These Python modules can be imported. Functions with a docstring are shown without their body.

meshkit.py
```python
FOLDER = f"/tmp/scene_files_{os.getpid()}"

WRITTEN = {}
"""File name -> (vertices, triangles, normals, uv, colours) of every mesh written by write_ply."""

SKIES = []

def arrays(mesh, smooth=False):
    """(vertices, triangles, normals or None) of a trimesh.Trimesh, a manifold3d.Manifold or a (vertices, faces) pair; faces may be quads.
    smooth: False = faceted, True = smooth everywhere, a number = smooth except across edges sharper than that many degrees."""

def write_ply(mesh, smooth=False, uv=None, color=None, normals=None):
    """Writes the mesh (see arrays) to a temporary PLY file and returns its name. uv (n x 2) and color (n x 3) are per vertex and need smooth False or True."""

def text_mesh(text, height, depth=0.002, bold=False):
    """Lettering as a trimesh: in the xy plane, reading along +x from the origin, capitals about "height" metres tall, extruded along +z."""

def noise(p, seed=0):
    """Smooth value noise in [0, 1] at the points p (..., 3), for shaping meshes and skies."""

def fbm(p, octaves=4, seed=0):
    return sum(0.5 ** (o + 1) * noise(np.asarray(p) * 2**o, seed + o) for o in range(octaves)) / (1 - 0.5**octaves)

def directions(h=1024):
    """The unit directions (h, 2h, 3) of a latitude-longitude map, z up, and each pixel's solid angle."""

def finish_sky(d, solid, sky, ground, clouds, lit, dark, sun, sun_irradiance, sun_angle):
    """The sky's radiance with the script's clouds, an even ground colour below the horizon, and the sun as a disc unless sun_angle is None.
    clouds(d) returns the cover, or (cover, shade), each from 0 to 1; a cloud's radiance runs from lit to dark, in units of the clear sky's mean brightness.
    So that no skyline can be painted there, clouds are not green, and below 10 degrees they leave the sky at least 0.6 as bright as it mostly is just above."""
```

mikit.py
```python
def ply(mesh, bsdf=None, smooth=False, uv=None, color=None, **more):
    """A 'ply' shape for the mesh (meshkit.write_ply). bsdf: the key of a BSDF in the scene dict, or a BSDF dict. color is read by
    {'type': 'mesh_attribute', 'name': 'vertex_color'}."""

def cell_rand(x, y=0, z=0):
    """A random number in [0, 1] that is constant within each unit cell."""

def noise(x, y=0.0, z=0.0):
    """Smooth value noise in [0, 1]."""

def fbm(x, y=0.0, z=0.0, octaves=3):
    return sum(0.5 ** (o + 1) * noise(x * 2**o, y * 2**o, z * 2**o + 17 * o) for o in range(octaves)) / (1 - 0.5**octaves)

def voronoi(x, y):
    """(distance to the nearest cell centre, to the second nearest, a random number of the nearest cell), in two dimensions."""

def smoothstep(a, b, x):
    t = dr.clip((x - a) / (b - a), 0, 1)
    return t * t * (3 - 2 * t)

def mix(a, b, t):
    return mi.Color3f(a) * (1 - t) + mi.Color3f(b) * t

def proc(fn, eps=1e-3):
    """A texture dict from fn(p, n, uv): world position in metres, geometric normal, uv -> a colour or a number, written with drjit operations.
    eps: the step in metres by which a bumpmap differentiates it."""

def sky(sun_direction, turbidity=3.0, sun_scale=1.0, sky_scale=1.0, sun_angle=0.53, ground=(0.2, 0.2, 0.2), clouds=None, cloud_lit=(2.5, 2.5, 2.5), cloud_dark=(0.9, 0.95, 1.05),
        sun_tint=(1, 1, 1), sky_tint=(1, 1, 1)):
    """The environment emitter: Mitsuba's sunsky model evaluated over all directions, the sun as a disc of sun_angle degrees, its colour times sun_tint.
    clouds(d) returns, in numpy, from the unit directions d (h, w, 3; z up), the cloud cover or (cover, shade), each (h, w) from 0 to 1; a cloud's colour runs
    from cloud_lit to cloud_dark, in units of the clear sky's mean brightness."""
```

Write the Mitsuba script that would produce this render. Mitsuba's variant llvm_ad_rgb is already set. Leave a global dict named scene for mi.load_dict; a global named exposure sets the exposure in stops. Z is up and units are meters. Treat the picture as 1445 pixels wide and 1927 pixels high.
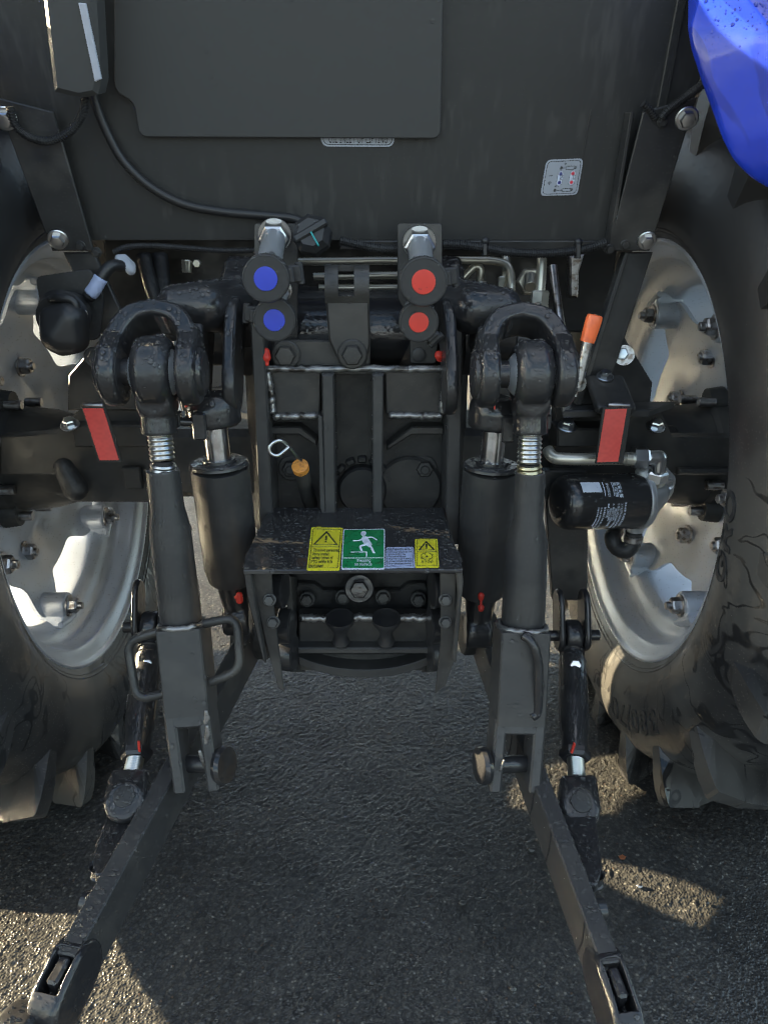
import math
import numpy as np
import trimesh
import shapely.geometry as sg
import mapbox_earcut
import manifold3d as m3
import drjit as dr
import mitsuba as mi
import mikit
import meshkit
from mikit import noise, fbm, voronoi, smoothstep, mix, cell_rand

T = mi.ScalarTransform4f
scene = {"type": "scene"}
labels = {}

# ---------------------------------------------------------------- camera, sky, exposure
scene["camera"] = {"type": "perspective", "fov": 53.5133, "fov_axis": "x", "near_clip": 0.02, "far_clip": 400.0,
                   "to_world": T().look_at(origin=(0.0085,-1.3634,0.9710), target=(0.0285,-0.4239,0.6290), up=(0, 0, 1))}
AZ, EL = math.radians(74), math.radians(17.4)          # the sun stands ahead on the left, low
SUN = (-math.sin(AZ) * math.cos(EL), math.cos(AZ) * math.cos(EL), math.sin(EL))


def clouds(d):
    n = meshkit.fbm(d * A_((3.0, 3.0, 6.0)) + 4.0, 4, 21)
    return np.clip((n - 0.46) / 0.2, 0, 1) * 0.75, np.clip((meshkit.fbm(d * 7.0, 3, 5) - 0.4) * 2, 0, 1) * 0.5


def A_(p):
    return np.asarray(p, float)


scene["sky"] = mikit.sky(SUN, turbidity=3, sun_tint=(0.86, 0.98, 1.16), sky_scale=0.5, sky_tint=(1.05, 1.0, 0.93), ground=(0.09, 0.09, 0.09), clouds=clouds)
exposure = 5.0

rng = np.random.default_rng(7)

# ---------------------------------------------------------------- materials


def tw(b):
    return {"type": "twosided", "bsdf": b}


def bump(b, fn, eps, scale=1.0):
    return {"type": "bumpmap", "arbitrary": mikit.proc(fn, eps), "scale": scale, "bsdf": b}


def pr(color, rough, spec=0.5, metal=0.0, coat=0.0, coat_gloss=0.9, **k):
    c = color if isinstance(color, dict) else {"type": "rgb", "value": list(color)}
    r = rough if isinstance(rough, dict) else float(rough)
    return {"type": "principled", "base_color": c, "roughness": r, "specular": spec, "metallic": metal, "clearcoat": coat, "clearcoat_gloss": coat_gloss, **k}


def grain_h(p, n, uv):
    return 0.00022 * fbm(p.x * 520, p.y * 520, p.z * 520, 2)


def cast_h(p, n, uv):
    return 0.00045 * fbm(p.x * 210, p.y * 210, p.z * 210, 3)


def dusty(base, dirt, f, amount):
    def fn(p, n, uv):
        a = fbm(p.x * f, p.y * f, p.z * f, 4)
        b = noise(p.x * 420, p.y * 420, p.z * 420)
        return mix(base, dirt, smoothstep(0.45, 0.75, a) * amount + 0.25 * amount * smoothstep(0.6, 0.95, b))
    return mikit.proc(fn)


def wetrough(lo, hi, f):
    def fn(p, n, uv):
        return lo + (hi - lo) * smoothstep(0.35, 0.65, fbm(p.x * f, p.y * f, p.z * f, 3))
    return mikit.proc(fn)


def streak_col(p, n, uv):
    # dried rain runs: thin vertical streaks that stay on the paint
    s = fbm(p.x * 95, p.y * 95, p.z * 4, 3)
    d = fbm(p.x * 9, p.y * 9, p.z * 9, 3)
    s2 = noise(p.x * 600, p.y * 600, p.z * 600)
    return mix((0.030, 0.030, 0.029), (0.066, 0.064, 0.060), 0.6 * smoothstep(0.5, 0.8, s) * smoothstep(0.3, 0.7, d) + 0.25 * smoothstep(0.8, 0.95, s2))


M = {}


def mat(name, b):
    scene["mat_" + name] = b
    M[name] = "mat_" + name


mat("black", tw(bump(pr(dusty((0.030, 0.030, 0.030), (0.066, 0.062, 0.056), 14, 0.8), wetrough(0.26, 0.46, 30), 0.5), grain_h, 0.0006)))
mat("panel", tw(bump(pr(mikit.proc(streak_col), 0.5, 0.5), grain_h, 0.0006)))
mat("plate", tw(bump(pr((0.052, 0.052, 0.051), 0.55, 0.45), grain_h, 0.0006)))
mat("tube", tw(bump(pr(dusty((0.036, 0.036, 0.037), (0.06, 0.058, 0.055), 20, 0.6), 0.42, 0.5), grain_h, 0.0006)))
mat("gloss", tw(bump(pr(dusty((0.021, 0.021, 0.023), (0.036, 0.036, 0.036), 25, 0.6), wetrough(0.12, 0.34, 40), 0.6), cast_h, 0.001)))
mat("cast", tw(bump(pr(dusty((0.028, 0.028, 0.028), (0.06, 0.057, 0.052), 18, 0.8), 0.5, 0.4), cast_h, 0.001)))
mat("rubber", tw(pr(dusty((0.022, 0.022, 0.023), (0.05, 0.05, 0.05), 60, 0.6), 0.5, 0.45)))
mat("plastic", tw(pr((0.022, 0.022, 0.023), 0.38, 0.5)))
mat("cap", tw(bump(pr((0.03, 0.03, 0.031), 0.5, 0.45), cast_h, 0.001)))
mat("zinc", tw(pr((0.62, 0.64, 0.66), 0.24, metal=1.0)))
mat("pipe", tw(pr((0.62, 0.60, 0.52), 0.33, 0.7, metal=0.75)))
mat("chrome", tw(pr(dusty((0.58, 0.58, 0.6), (0.3, 0.28, 0.26), 60, 0.5), 0.22, metal=1.0)))
mat("thread", tw(pr((0.66, 0.67, 0.64), 0.28, metal=1.0)))
mat("thread_yellow", tw(pr((0.62, 0.56, 0.36), 0.32, metal=1.0)))
mat("sleeve", tw(pr((0.60, 0.63, 0.66), 0.24, 0.9, metal=0.72)))
mat("scrap", tw(pr((0.22, 0.075, 0.03), 0.6)))
mat("bare", tw(pr(dusty((0.45, 0.45, 0.46), (0.16, 0.12, 0.09), 160, 0.8), 0.35, metal=1.0)))
mat("bead", tw(bump(pr(dusty((0.30, 0.30, 0.30), (0.09, 0.085, 0.08), 90, 1.0), 0.3, metal=0.7), cast_h, 0.001)))


def rim_col(p, n, uv):
    s = smoothstep(0.78, 0.9, noise(p.x * 330, p.y * 330, p.z * 330))
    d = smoothstep(0.4, 0.75, fbm(p.x * 12, p.y * 12, p.z * 12, 3))
    return mix(mix((0.48, 0.51, 0.56), (0.40, 0.425, 0.46), d), (0.17, 0.165, 0.155), 0.35 * s)


mat("rim", tw(pr(mikit.proc(rim_col), 0.34, 0.5, metal=0.35, coat=0.25)))
mat("alloy", tw(bump(pr((0.36, 0.37, 0.38), 0.4, metal=0.55), cast_h, 0.001)))
mat("red_cap", tw(pr((0.62, 0.045, 0.03), 0.4, 0.5)))
mat("blue_cap", tw(pr((0.035, 0.06, 0.5), 0.4, 0.5)))
mat("orange", tw(pr(dusty((0.80, 0.15, 0.045), (0.6, 0.12, 0.05), 80, 0.6), 0.28, 0.5)))
mat("ochre", tw(pr(dusty((0.66, 0.27, 0.05), (0.4, 0.17, 0.05), 220, 1.0), 0.5, 0.5)))


def reflect_col(p, n, uv):
    a = noise(p.x * 260, p.y * 260, p.z * 260)
    b = fbm(p.x * 25, p.y * 25, p.z * 25, 3)
    return mix((0.86, 0.105, 0.085), (0.70, 0.070, 0.060), 0.5 * a + 0.5 * b)


mat("reflector", tw(pr(mikit.proc(reflect_col), 0.22, 0.6, coat=0.6)))


def blue_col(p, n, uv):
    r = smoothstep(0.50, 0.56, fbm((p.x + p.z * 0.55) * 42, 3.0, (p.z - p.x * 0.55) * 6, 3))
    return mix((0.014, 0.045, 0.50), (0.008, 0.024, 0.30), 0.75 * r)


mat("blue", tw(pr(mikit.proc(blue_col), wetrough(0.1, 0.28, 30), 0.5, coat=0.6)))
mat("yellow", tw(pr((0.66, 0.60, 0.03), 0.35, 0.5)))
mat("green", tw(pr((0.008, 0.19, 0.062), 0.3, 0.5)))
mat("white", tw(pr((0.62, 0.68, 0.78), 0.35, 0.5)))
mat("lilac", tw(pr((0.36, 0.42, 0.60), 0.35, 0.5)))
mat("silver_label", tw(pr((0.36, 0.385, 0.43), 0.4, 0.5)))
mat("ink", tw(pr((0.018, 0.018, 0.02), 0.4, 0.5)))
mat("ink_blue", tw(pr((0.02, 0.025, 0.18), 0.4, 0.5)))
mat("ink_red", tw(pr((0.65, 0.03, 0.06), 0.4, 0.5)))
mat("grey_print", tw(pr((0.42, 0.44, 0.5), 0.4, 0.5)))
mat("teal", tw(pr((0.02, 0.30, 0.30), 0.4, 0.5)))
mat("filter_paint", tw(pr((0.02, 0.02, 0.021), 0.2, 0.6, coat=0.4)))


def rain_runs(p):
    """Thin wet runs, mostly radial, that cross the drying sidewall here and there."""
    ang = dr.atan2(p.z - 0.585, p.y)
    r = dr.sqrt(dr.square(p.z - 0.585) + dr.square(p.y))
    w = fbm(p.x * 22, p.y * 22, p.z * 22, 2)
    f = fbm(ang * 9.0 + 1.6 * w, r * 10.0 + 1.0 * w, p.x * 3, 3)
    line = 1 - smoothstep(0.008, 0.028, dr.abs(f - 0.5))
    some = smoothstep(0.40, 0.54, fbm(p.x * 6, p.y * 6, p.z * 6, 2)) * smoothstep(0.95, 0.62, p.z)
    return line * some


def tyre_col(p, n, uv):
    big = smoothstep(0.36, 0.62, fbm(p.x * 8, p.y * 8, p.z * 8, 3))
    dry_shaded = mix((0.062, 0.060, 0.057), (0.026, 0.026, 0.027), big)
    speck = smoothstep(0.72, 0.9, noise(p.x * 380, p.y * 380, p.z * 380))
    dry_shaded = mix(dry_shaded, (0.085, 0.08, 0.07), 0.4 * speck)
    dry_shaded = mix((0.019, 0.019, 0.020), dry_shaded, smoothstep(0.95, 0.62, p.z))  # shade on the upper tyre, put into the colour by height
    return mix(dry_shaded, (0.011, 0.011, 0.012), 0.85 * rain_runs(p))


def tyre_rough(p, n, uv):
    return 0.50 - 0.30 * rain_runs(p) - 0.26 * smoothstep(0.46, 0.56, fbm(p.x * 11, p.y * 11, p.z * 11, 3)) * smoothstep(0.8, 0.5, p.z)


def tyre_h(p, n, uv):
    return 0.0006 * fbm(p.x * 160, p.y * 160, p.z * 160, 3)


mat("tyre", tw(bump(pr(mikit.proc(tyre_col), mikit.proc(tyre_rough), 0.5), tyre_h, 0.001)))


def asphalt_col(p, n, uv):
    d1, d2, c = voronoi(p.x * 190, p.y * 190)
    g = fbm(p.x * 2.2, p.y * 2.2, 0, 3)
    stone = mix((0.046, 0.046, 0.046), (0.100, 0.097, 0.088), c * c)
    fine = noise(p.x * 700, p.y * 700, 0)
    stone = mix(stone, (0.21, 0.20, 0.18), 0.8 * smoothstep(0.935, 0.96, c) * smoothstep(0.45, 0.25, d1))
    stone = mix(stone, (0.12, 0.075, 0.045), 0.6 * smoothstep(0.02, 0.01, c) * smoothstep(0.45, 0.25, d1))
    damp = smoothstep(0.42, 0.6, fbm(p.x * 5 + 3, p.y * 5, 0, 3))
    stone = stone * (1.12 - 0.3 * damp)
    return mix(stone, (0.022, 0.022, 0.022), 0.35 * smoothstep(0.05, 0.5, d1) + 0.25 * fine) * (0.8 + 0.4 * g)


def asphalt_h(p, n, uv):
    d1, d2, c = voronoi(p.x * 230, p.y * 230)
    return 0.0012 * (1 - smoothstep(0.0, 0.6, d1)) * (0.3 + 0.7 * c) + 0.0008 * noise(p.x * 420, p.y * 420, 0)


mat("asphalt", tw(bump(pr(mikit.proc(asphalt_col), wetrough(0.17, 0.36, 60), 0.5), asphalt_h, 0.0008)))
mat("asphalt_far", tw(bump(pr(mikit.proc(asphalt_col), 0.3, 0.5), asphalt_h, 0.0015)))
mat("water", {"type": "dielectric", "int_ior": 1.45, "ext_ior": 1.0})

# ---------------------------------------------------------------- mesh helpers


def A(p):
    return np.asarray(p, float)


def unit(v):
    v = A(v)
    return v / np.linalg.norm(v)


def frame(axis):
    z = unit(axis)
    x = np.cross(z, [0, 0, 1.0] if abs(z[2]) < 0.9 else [1.0, 0, 0])
    x = unit(x)
    return x, np.cross(z, x), z


def cat(*ms):
    out = []
    for m in ms:
        out.extend(m if isinstance(m, (list, tuple)) else [m])
    return trimesh.util.concatenate(out)


def smooth_path(pts, n):
    """Catmull-Rom through the points, n samples a span."""
    p = A(pts)
    if len(p) < 3 or n <= 1:
        return p
    q = np.vstack([2 * p[0] - p[1], p, 2 * p[-1] - p[-2]])
    out = []
    for i in range(1, len(q) - 2):
        a, b, c, d = q[i - 1], q[i], q[i + 1], q[i + 2]
        for t in np.arange(n) / n:
            out.append(0.5 * (2 * b + (c - a) * t + (2 * a - 5 * b + 4 * c - d) * t * t + (3 * b - a - 3 * c + d) * t ** 3))
    out.append(p[-1])
    return A(out)


def round_path(pts, r, n=6):
    """A polyline whose corners are rounded with radius-like distance r."""
    p = A(pts)
    out = [p[0]]
    for i in range(1, len(p) - 1):
        a, b = unit(p[i - 1] - p[i]), unit(p[i + 1] - p[i])
        ra = min(r, 0.48 * np.linalg.norm(p[i - 1] - p[i]), 0.48 * np.linalg.norm(p[i + 1] - p[i]))
        s, e = p[i] + a * ra, p[i] + b * ra
        for t in np.linspace(0, 1, n):
            out.append((1 - t) ** 2 * s + 2 * t * (1 - t) * p[i] + t * t * e)
    out.append(p[-1])
    return A(out)


def tube(path, r, n=14, caps=True):
    p = A(path)
    r = np.broadcast_to(A(r), (len(p),))
    t = np.gradient(p, axis=0)
    t /= np.maximum(np.linalg.norm(t, axis=1, keepdims=True), 1e-12)
    x, y, _ = frame(t[0])
    rings = []
    a = np.arange(n) * 2 * np.pi / n
    for i in range(len(p)):
        x = unit(x - t[i] * (x @ t[i]))
        y = np.cross(t[i], x)
        rings.append(p[i] + r[i] * (np.cos(a)[:, None] * x + np.sin(a)[:, None] * y))
    v = np.vstack(rings)
    f = []
    for i in range(len(p) - 1):
        for k in range(n):
            a0, b0 = i * n + k, i * n + (k + 1) % n
            f += [[a0, b0, b0 + n], [a0, b0 + n, a0 + n]]
    if caps:
        v = np.vstack([v, p[0], p[-1]])
        m, e = len(v) - 2, (len(p) - 1) * n
        for k in range(n):
            f += [[m, (k + 1) % n, k], [m + 1, e + k, e + (k + 1) % n]]
    return trimesh.Trimesh(v, f, process=False)


def ribbed(path, r, pitch, depth, n=10):
    """Corrugated conduit along a path."""
    p = A(path)
    s = np.concatenate([[0], np.cumsum(np.linalg.norm(np.diff(p, axis=0), axis=1))])
    k = int(s[-1] / pitch)
    q = np.arange(k * 4) / (k * 4 - 1) * s[-1]
    pp = np.stack([np.interp(q, s, p[:, i]) for i in range(3)], 1)
    rr = r - depth * np.isin(np.arange(len(q)) % 4, (2, 3))
    return tube(pp, rr, n)


def lathe(profile, origin, axis, n=32, start=0.0):
    """profile: (height along the axis, radius) from one end to the other."""
    x, y, z = frame(axis)
    a = start + np.arange(n) * 2 * np.pi / n
    pr_ = A(profile)
    v, f = [], []
    for h, r in pr_:
        v.append(A(origin) + z * h + r * (np.cos(a)[:, None] * x + np.sin(a)[:, None] * y))
    v = np.vstack(v)
    for i in range(len(pr_) - 1):
        for k in range(n):
            a0, b0 = i * n + k, i * n + (k + 1) % n
            f += [[a0, b0, b0 + n], [a0, b0 + n, a0 + n]]
    v = np.vstack([v, A(origin) + z * pr_[0, 0], A(origin) + z * pr_[-1, 0]])
    m, e = len(v) - 2, (len(pr_) - 1) * n
    for k in range(n):
        f += [[m, (k + 1) % n, k], [m + 1, e + k, e + (k + 1) % n]]
    m_ = trimesh.Trimesh(v, f, process=False)
    if pr_[-1, 0] < pr_[0, 0]:
        m_.invert()
    return m_


def rod(a, b, r, n=24, c=0.0008):
    a, b = A(a), A(b)
    L = np.linalg.norm(b - a)
    c = min(c, r * 0.3, L * 0.3)
    return lathe([(0, r - c), (c, r), (L - c, r), (L, r - c)], a, b - a, n)


def hexa(center, axis, af, h, c=None):
    """A hexagon head or nut standing on center along axis."""
    R = af / math.sqrt(3)
    c = 0.12 * af if c is None else c
    c = min(c, 0.45 * h)
    b = lathe([(0, R), (h - c, R), (h, R * 0.86)], center, axis, 6)
    return b


def bolt(center, axis, af, h=None, flange=1.25, stud=0.0):
    h = 0.6 * af if h is None else h
    z = unit(axis)
    ms = [hexa(center, axis, af, h)]
    ms.append(lathe([(h * .5, af * 0.40), (h + af * 0.02, af * 0.40), (h + af * 0.03, af * 0.34)], A(center), axis, 18))
    if flange:
        ms.append(lathe([(-af * 0.02, flange * af * 0.62), (af * 0.09, flange * af * 0.62), (af * 0.14, flange * af * 0.56)], center, axis, 22))
    if stud:
        ms.append(rod(A(center), A(center) + z * (h + stud), af * 0.28, 16, 0.001))
    return cat(*ms)


def inset(poly, d):
    p = A(poly)
    a = np.roll(p, 1, 0)
    b = np.roll(p, -1, 0)
    def nrm(u, v):
        e = v - u
        L = np.maximum(np.linalg.norm(e, axis=1, keepdims=True), 1e-12)
        e = e / L
        return np.stack([-e[:, 1], e[:, 0]], 1)
    n1, n2 = nrm(a, p), nrm(p, b)
    k = 1 + (n1 * n2).sum(1, keepdims=True)
    return p + d * (n1 + n2) / np.maximum(k, 0.3)


def area2(p):
    x, y = A(p).T
    return 0.5 * np.sum(x * np.roll(y, -1) - y * np.roll(x, -1))


def slab(poly3, thick, bevel=0.0012, holes=()):
    """A flat plate: planar polygon poly3 (its front face), extruded by the vector thick, with bevelled front and back edges."""
    q = A(poly3)
    z = unit(thick)
    L = np.linalg.norm(A(thick))
    o = q[0]
    x = unit((q[1] - q[0]) - z * ((q[1] - q[0]) @ z))
    y = np.cross(z, x)
    def to2(pts):
        d = A(pts) - o
        return np.stack([d @ x, d @ y], 1)
    rings = [to2(q)] + [to2(h) for h in holes]
    rings = [r if (area2(r) > 0) == (i == 0) else r[::-1] for i, r in enumerate(rings)]
    b = min(bevel, 0.4 * L)
    ins = [inset(r, b) for r in rings] if b > 0 else rings
    layers = [(ins, 0.0), (rings, b), (rings, L - b), (ins, L)] if b > 0 else [(rings, 0.0), (rings, L)]
    v, f = [], []
    base = 0
    n = sum(len(r) for r in rings)
    for rs, h in layers:
        p2 = np.vstack(rs)
        v.append(o + p2[:, :1] * x + p2[:, 1:] * y + z * h)
    ends = np.cumsum([len(r) for r in rings]).astype(np.uint32)
    tri = mapbox_earcut.triangulate_float64(np.vstack(layers[0][0]), ends).reshape(-1, 3).astype(int)
    f += [t[::-1] for t in tri]
    f += [t + (len(layers) - 1) * n for t in tri]
    for l in range(len(layers) - 1):
        s = 0
        for r in rings:
            m = len(r)
            for k in range(m):
                a0, b0 = l * n + s + k, l * n + s + (k + 1) % m
                f += [[a0, b0, b0 + n], [a0, b0 + n, a0 + n]]
            s += m
    return trimesh.Trimesh(np.vstack(v), np.array(f), process=False)


def circle3(c, axis, r, n=24, ry=None):
    x, y, z = frame(axis)
    a = np.arange(n) * 2 * np.pi / n
    return A(c) + r * np.cos(a)[:, None] * x + (ry or r) * np.sin(a)[:, None] * y


def rpoly(pts, r, n=5):
    """A closed polygon with rounded corners."""
    p = A(pts)
    out = []
    for i in range(len(p)):
        a, b = p[i - 1] - p[i], p[(i + 1) % len(p)] - p[i]
        ra = min(r, 0.45 * np.linalg.norm(a), 0.45 * np.linalg.norm(b))
        s, e = p[i] + unit(a) * ra, p[i] + unit(b) * ra
        for t in np.linspace(0, 1, n):
            out.append((1 - t) ** 2 * s + 2 * t * (1 - t) * p[i] + t * t * e)
    return A(out)


def box(center, ex, ey, ez, b=0.0015):
    """A bevelled block; ex, ey, ez are half-extent vectors."""
    ex, ey, ez = A(ex), A(ey), A(ez)
    L = [np.linalg.norm(v) for v in (ex, ey, ez)]
    b = min(b, 0.45 * min(L))
    pts = []
    for sx in (-1, 1):
        for sy in (-1, 1):
            for sz in (-1, 1):
                for k in range(3):
                    s = [1 - b / L[0], 1 - b / L[1], 1 - b / L[2]]
                    s[k] = 1.0
                    pts.append(A(center) + sx * s[0] * ex + sy * s[1] * ey + sz * s[2] * ez)
    return trimesh.convex.convex_hull(A(pts))


def abox(x0, x1, y0, y1, z0, z1, b=0.0015):
    return box(((x0 + x1) / 2, (y0 + y1) / 2, (z0 + z1) / 2), ((x1 - x0) / 2, 0, 0), (0, (y1 - y0) / 2, 0), (0, 0, (z1 - z0) / 2), b)


SPH = trimesh.creation.icosphere(2, 1.0).vertices


def hull(*balls):
    """The convex hull of balls (centre, radius) and of bare point sets."""
    pts = []
    for b in balls:
        if isinstance(b, tuple) and len(b) == 2 and np.isscalar(b[1]):
            pts.append(A(b[0]) + SPH * b[1])
        else:
            pts.append(A(b))
    return trimesh.convex.convex_hull(np.vstack(pts))


def disc_pts(c, axis, r, w, n=28, e=0.003):
    """The points of a round disc of width w centred on c, with eased edges."""
    z = unit(axis)
    return np.vstack([circle3(A(c) + z * (w / 2) * s, axis, r - e, n) for s in (-1, 1)] + [circle3(A(c) + z * (w / 2 - e) * s, axis, r, n) for s in (-1, 1)])


def manif(m):
    return m3.Manifold(m3.Mesh(np.asarray(m.vertices, np.float32), np.asarray(m.faces, np.uint32)))


def fuse(meshes, cut=(), fine=0.004, it=8):
    """One continuous cast body: union of the pieces, less the cuts, refined and softened."""
    u = m3.Manifold.batch_boolean([manif(m) for m in meshes], m3.OpType.Add)
    for c in cut:
        u = u - manif(c)
    u = u.refine_to_length(fine)
    g = u.to_mesh()
    t = trimesh.Trimesh(g.vert_properties[:, :3], g.tri_verts, process=True)
    v = np.array(t.vertices)
    v0 = v.copy()
    e = t.edges_unique
    deg = np.maximum(np.bincount(e.ravel(), minlength=len(v)), 1)[:, None]
    for k in range(2 * it):
        s_ = np.zeros_like(v)
        np.add.at(s_, e[:, 0], v[e[:, 1]])
        np.add.at(s_, e[:, 1], v[e[:, 0]])
        v = v + (0.5 if k % 2 == 0 else -0.51) * (s_ / deg - v)
        d = v - v0
        L = np.linalg.norm(d, axis=1, keepdims=True)
        v = v0 + d * np.minimum(1, fine * 1.5 / np.maximum(L, 1e-9))
    t.vertices = v
    return t


def threaded(a, b, r, pitch, depth=None):
    a, b = A(a), A(b)
    L = np.linalg.norm(b - a)
    k = max(2, int(round(L / pitch)))
    d = depth or 0.09 * r
    prof = []
    for i in range(k):
        prof += [((i + 0.05) * L / k, r - d), ((i + 0.45) * L / k, r), ((i + 0.6) * L / k, r), ((i + 0.95) * L / k, r - d)]
    return lathe(prof, a, b - a, 28)


def text3(text, height, origin, xdir, ydir, depth=0.0003, bold=False, center=False, width=None):
    m = meshkit.text_mesh(text, 1.0, 0.05, bold)
    v = np.array(m.vertices)
    w = v[:, 0].max()
    s = height
    sx = s if width is None else width / w
    if center:
        v[:, 0] -= w / 2
    x, y = unit(xdir), unit(ydir)
    z = np.cross(x, y)
    p = A(origin) + v[:, :1] * sx * x + v[:, 1:2] * s * y + v[:, 2:] / 0.05 * depth * z
    return trimesh.Trimesh(p, m.faces, process=False)


# ---------------------------------------------------------------- naming
count = {}


def key(parent, name):
    b = f"{parent}__{name}" if parent else name
    count[b] = count.get(b, 0) + 1
    return b if count[b] == 1 else f"{b}_{count[b] - 1:03d}"


WET = []


def put(parent, name, mesh, m, smooth=35, label=None, wet=0, kind=None):
    k = key(parent, name)
    scene[k] = mikit.ply(mesh, M[m], smooth=smooth)
    if label or kind:
        labels[k] = {}
        if label:
            labels[k]["label"] = label
        if kind:
            labels[k]["kind"] = kind
    if wet:
        WET.append((mesh, wet))
    return k


def group(parent, name, label):
    k = key(parent, name)
    if label:
        labels[k] = {"label": label}
    return k


TR = "tractor"
labels[TR] = {"label": "rear of a black and blue tractor with lift arms, lower links and two big wheels", "category": "tractor"}

# ---------------------------------------------------------------- the ground


def ground_sheet(x0, x1, y0, y1, step):
    nx, ny = int((x1 - x0) / step) + 1, int((y1 - y0) / step) + 1
    X, Y = np.meshgrid(np.linspace(x0, x1, nx), np.linspace(y0, y1, ny))
    edge = np.minimum(np.minimum(X - x0, x1 - X), np.minimum(Y - y0, y1 - Y))
    fade = np.clip(edge / 0.05, 0, 1)
    p = np.stack([X, Y, 0 * X], -1)
    h = 0.005 * (meshkit.fbm(p * 9, 2, 5) - 0.5)
    r3 = np.random.default_rng(5).random((512, 512, 3))
    for cell, amp in ((0.0098, 0.0012), (0.0068, 0.0017)):        # rounded stones of two sizes bedded in the tar
        u, v = X / cell, Y / cell
        best, hh = np.full(X.shape, 9.0), np.zeros(X.shape)
        for i in (-1, 0, 1):
            for j in (-1, 0, 1):
                a, c = np.floor(u).astype(int) + i, np.floor(v).astype(int) + j
                q = r3[a % 512, c % 512]
                d = np.hypot(a + q[..., 0] - u, c + q[..., 1] - v)
                t = d < best
                best = np.where(t, d, best)
                hh = np.where(t, q[..., 2], hh)
        h = h + amp * (0.25 + 0.75 * hh) * np.clip(1 - (best / 0.72) ** 2, 0, 1) - amp * 0.35
    Z = h * fade - 0.001
    v = np.stack([X, Y, Z], -1).reshape(-1, 3)
    i = np.arange(nx * ny).reshape(ny, nx)
    a, b, c, d = i[:-1, :-1].ravel(), i[:-1, 1:].ravel(), i[1:, 1:].ravel(), i[1:, :-1].ravel()
    return trimesh.Trimesh(v, np.vstack([np.stack([a, b, c], 1), np.stack([a, c, d], 1)]), process=False)


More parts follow.
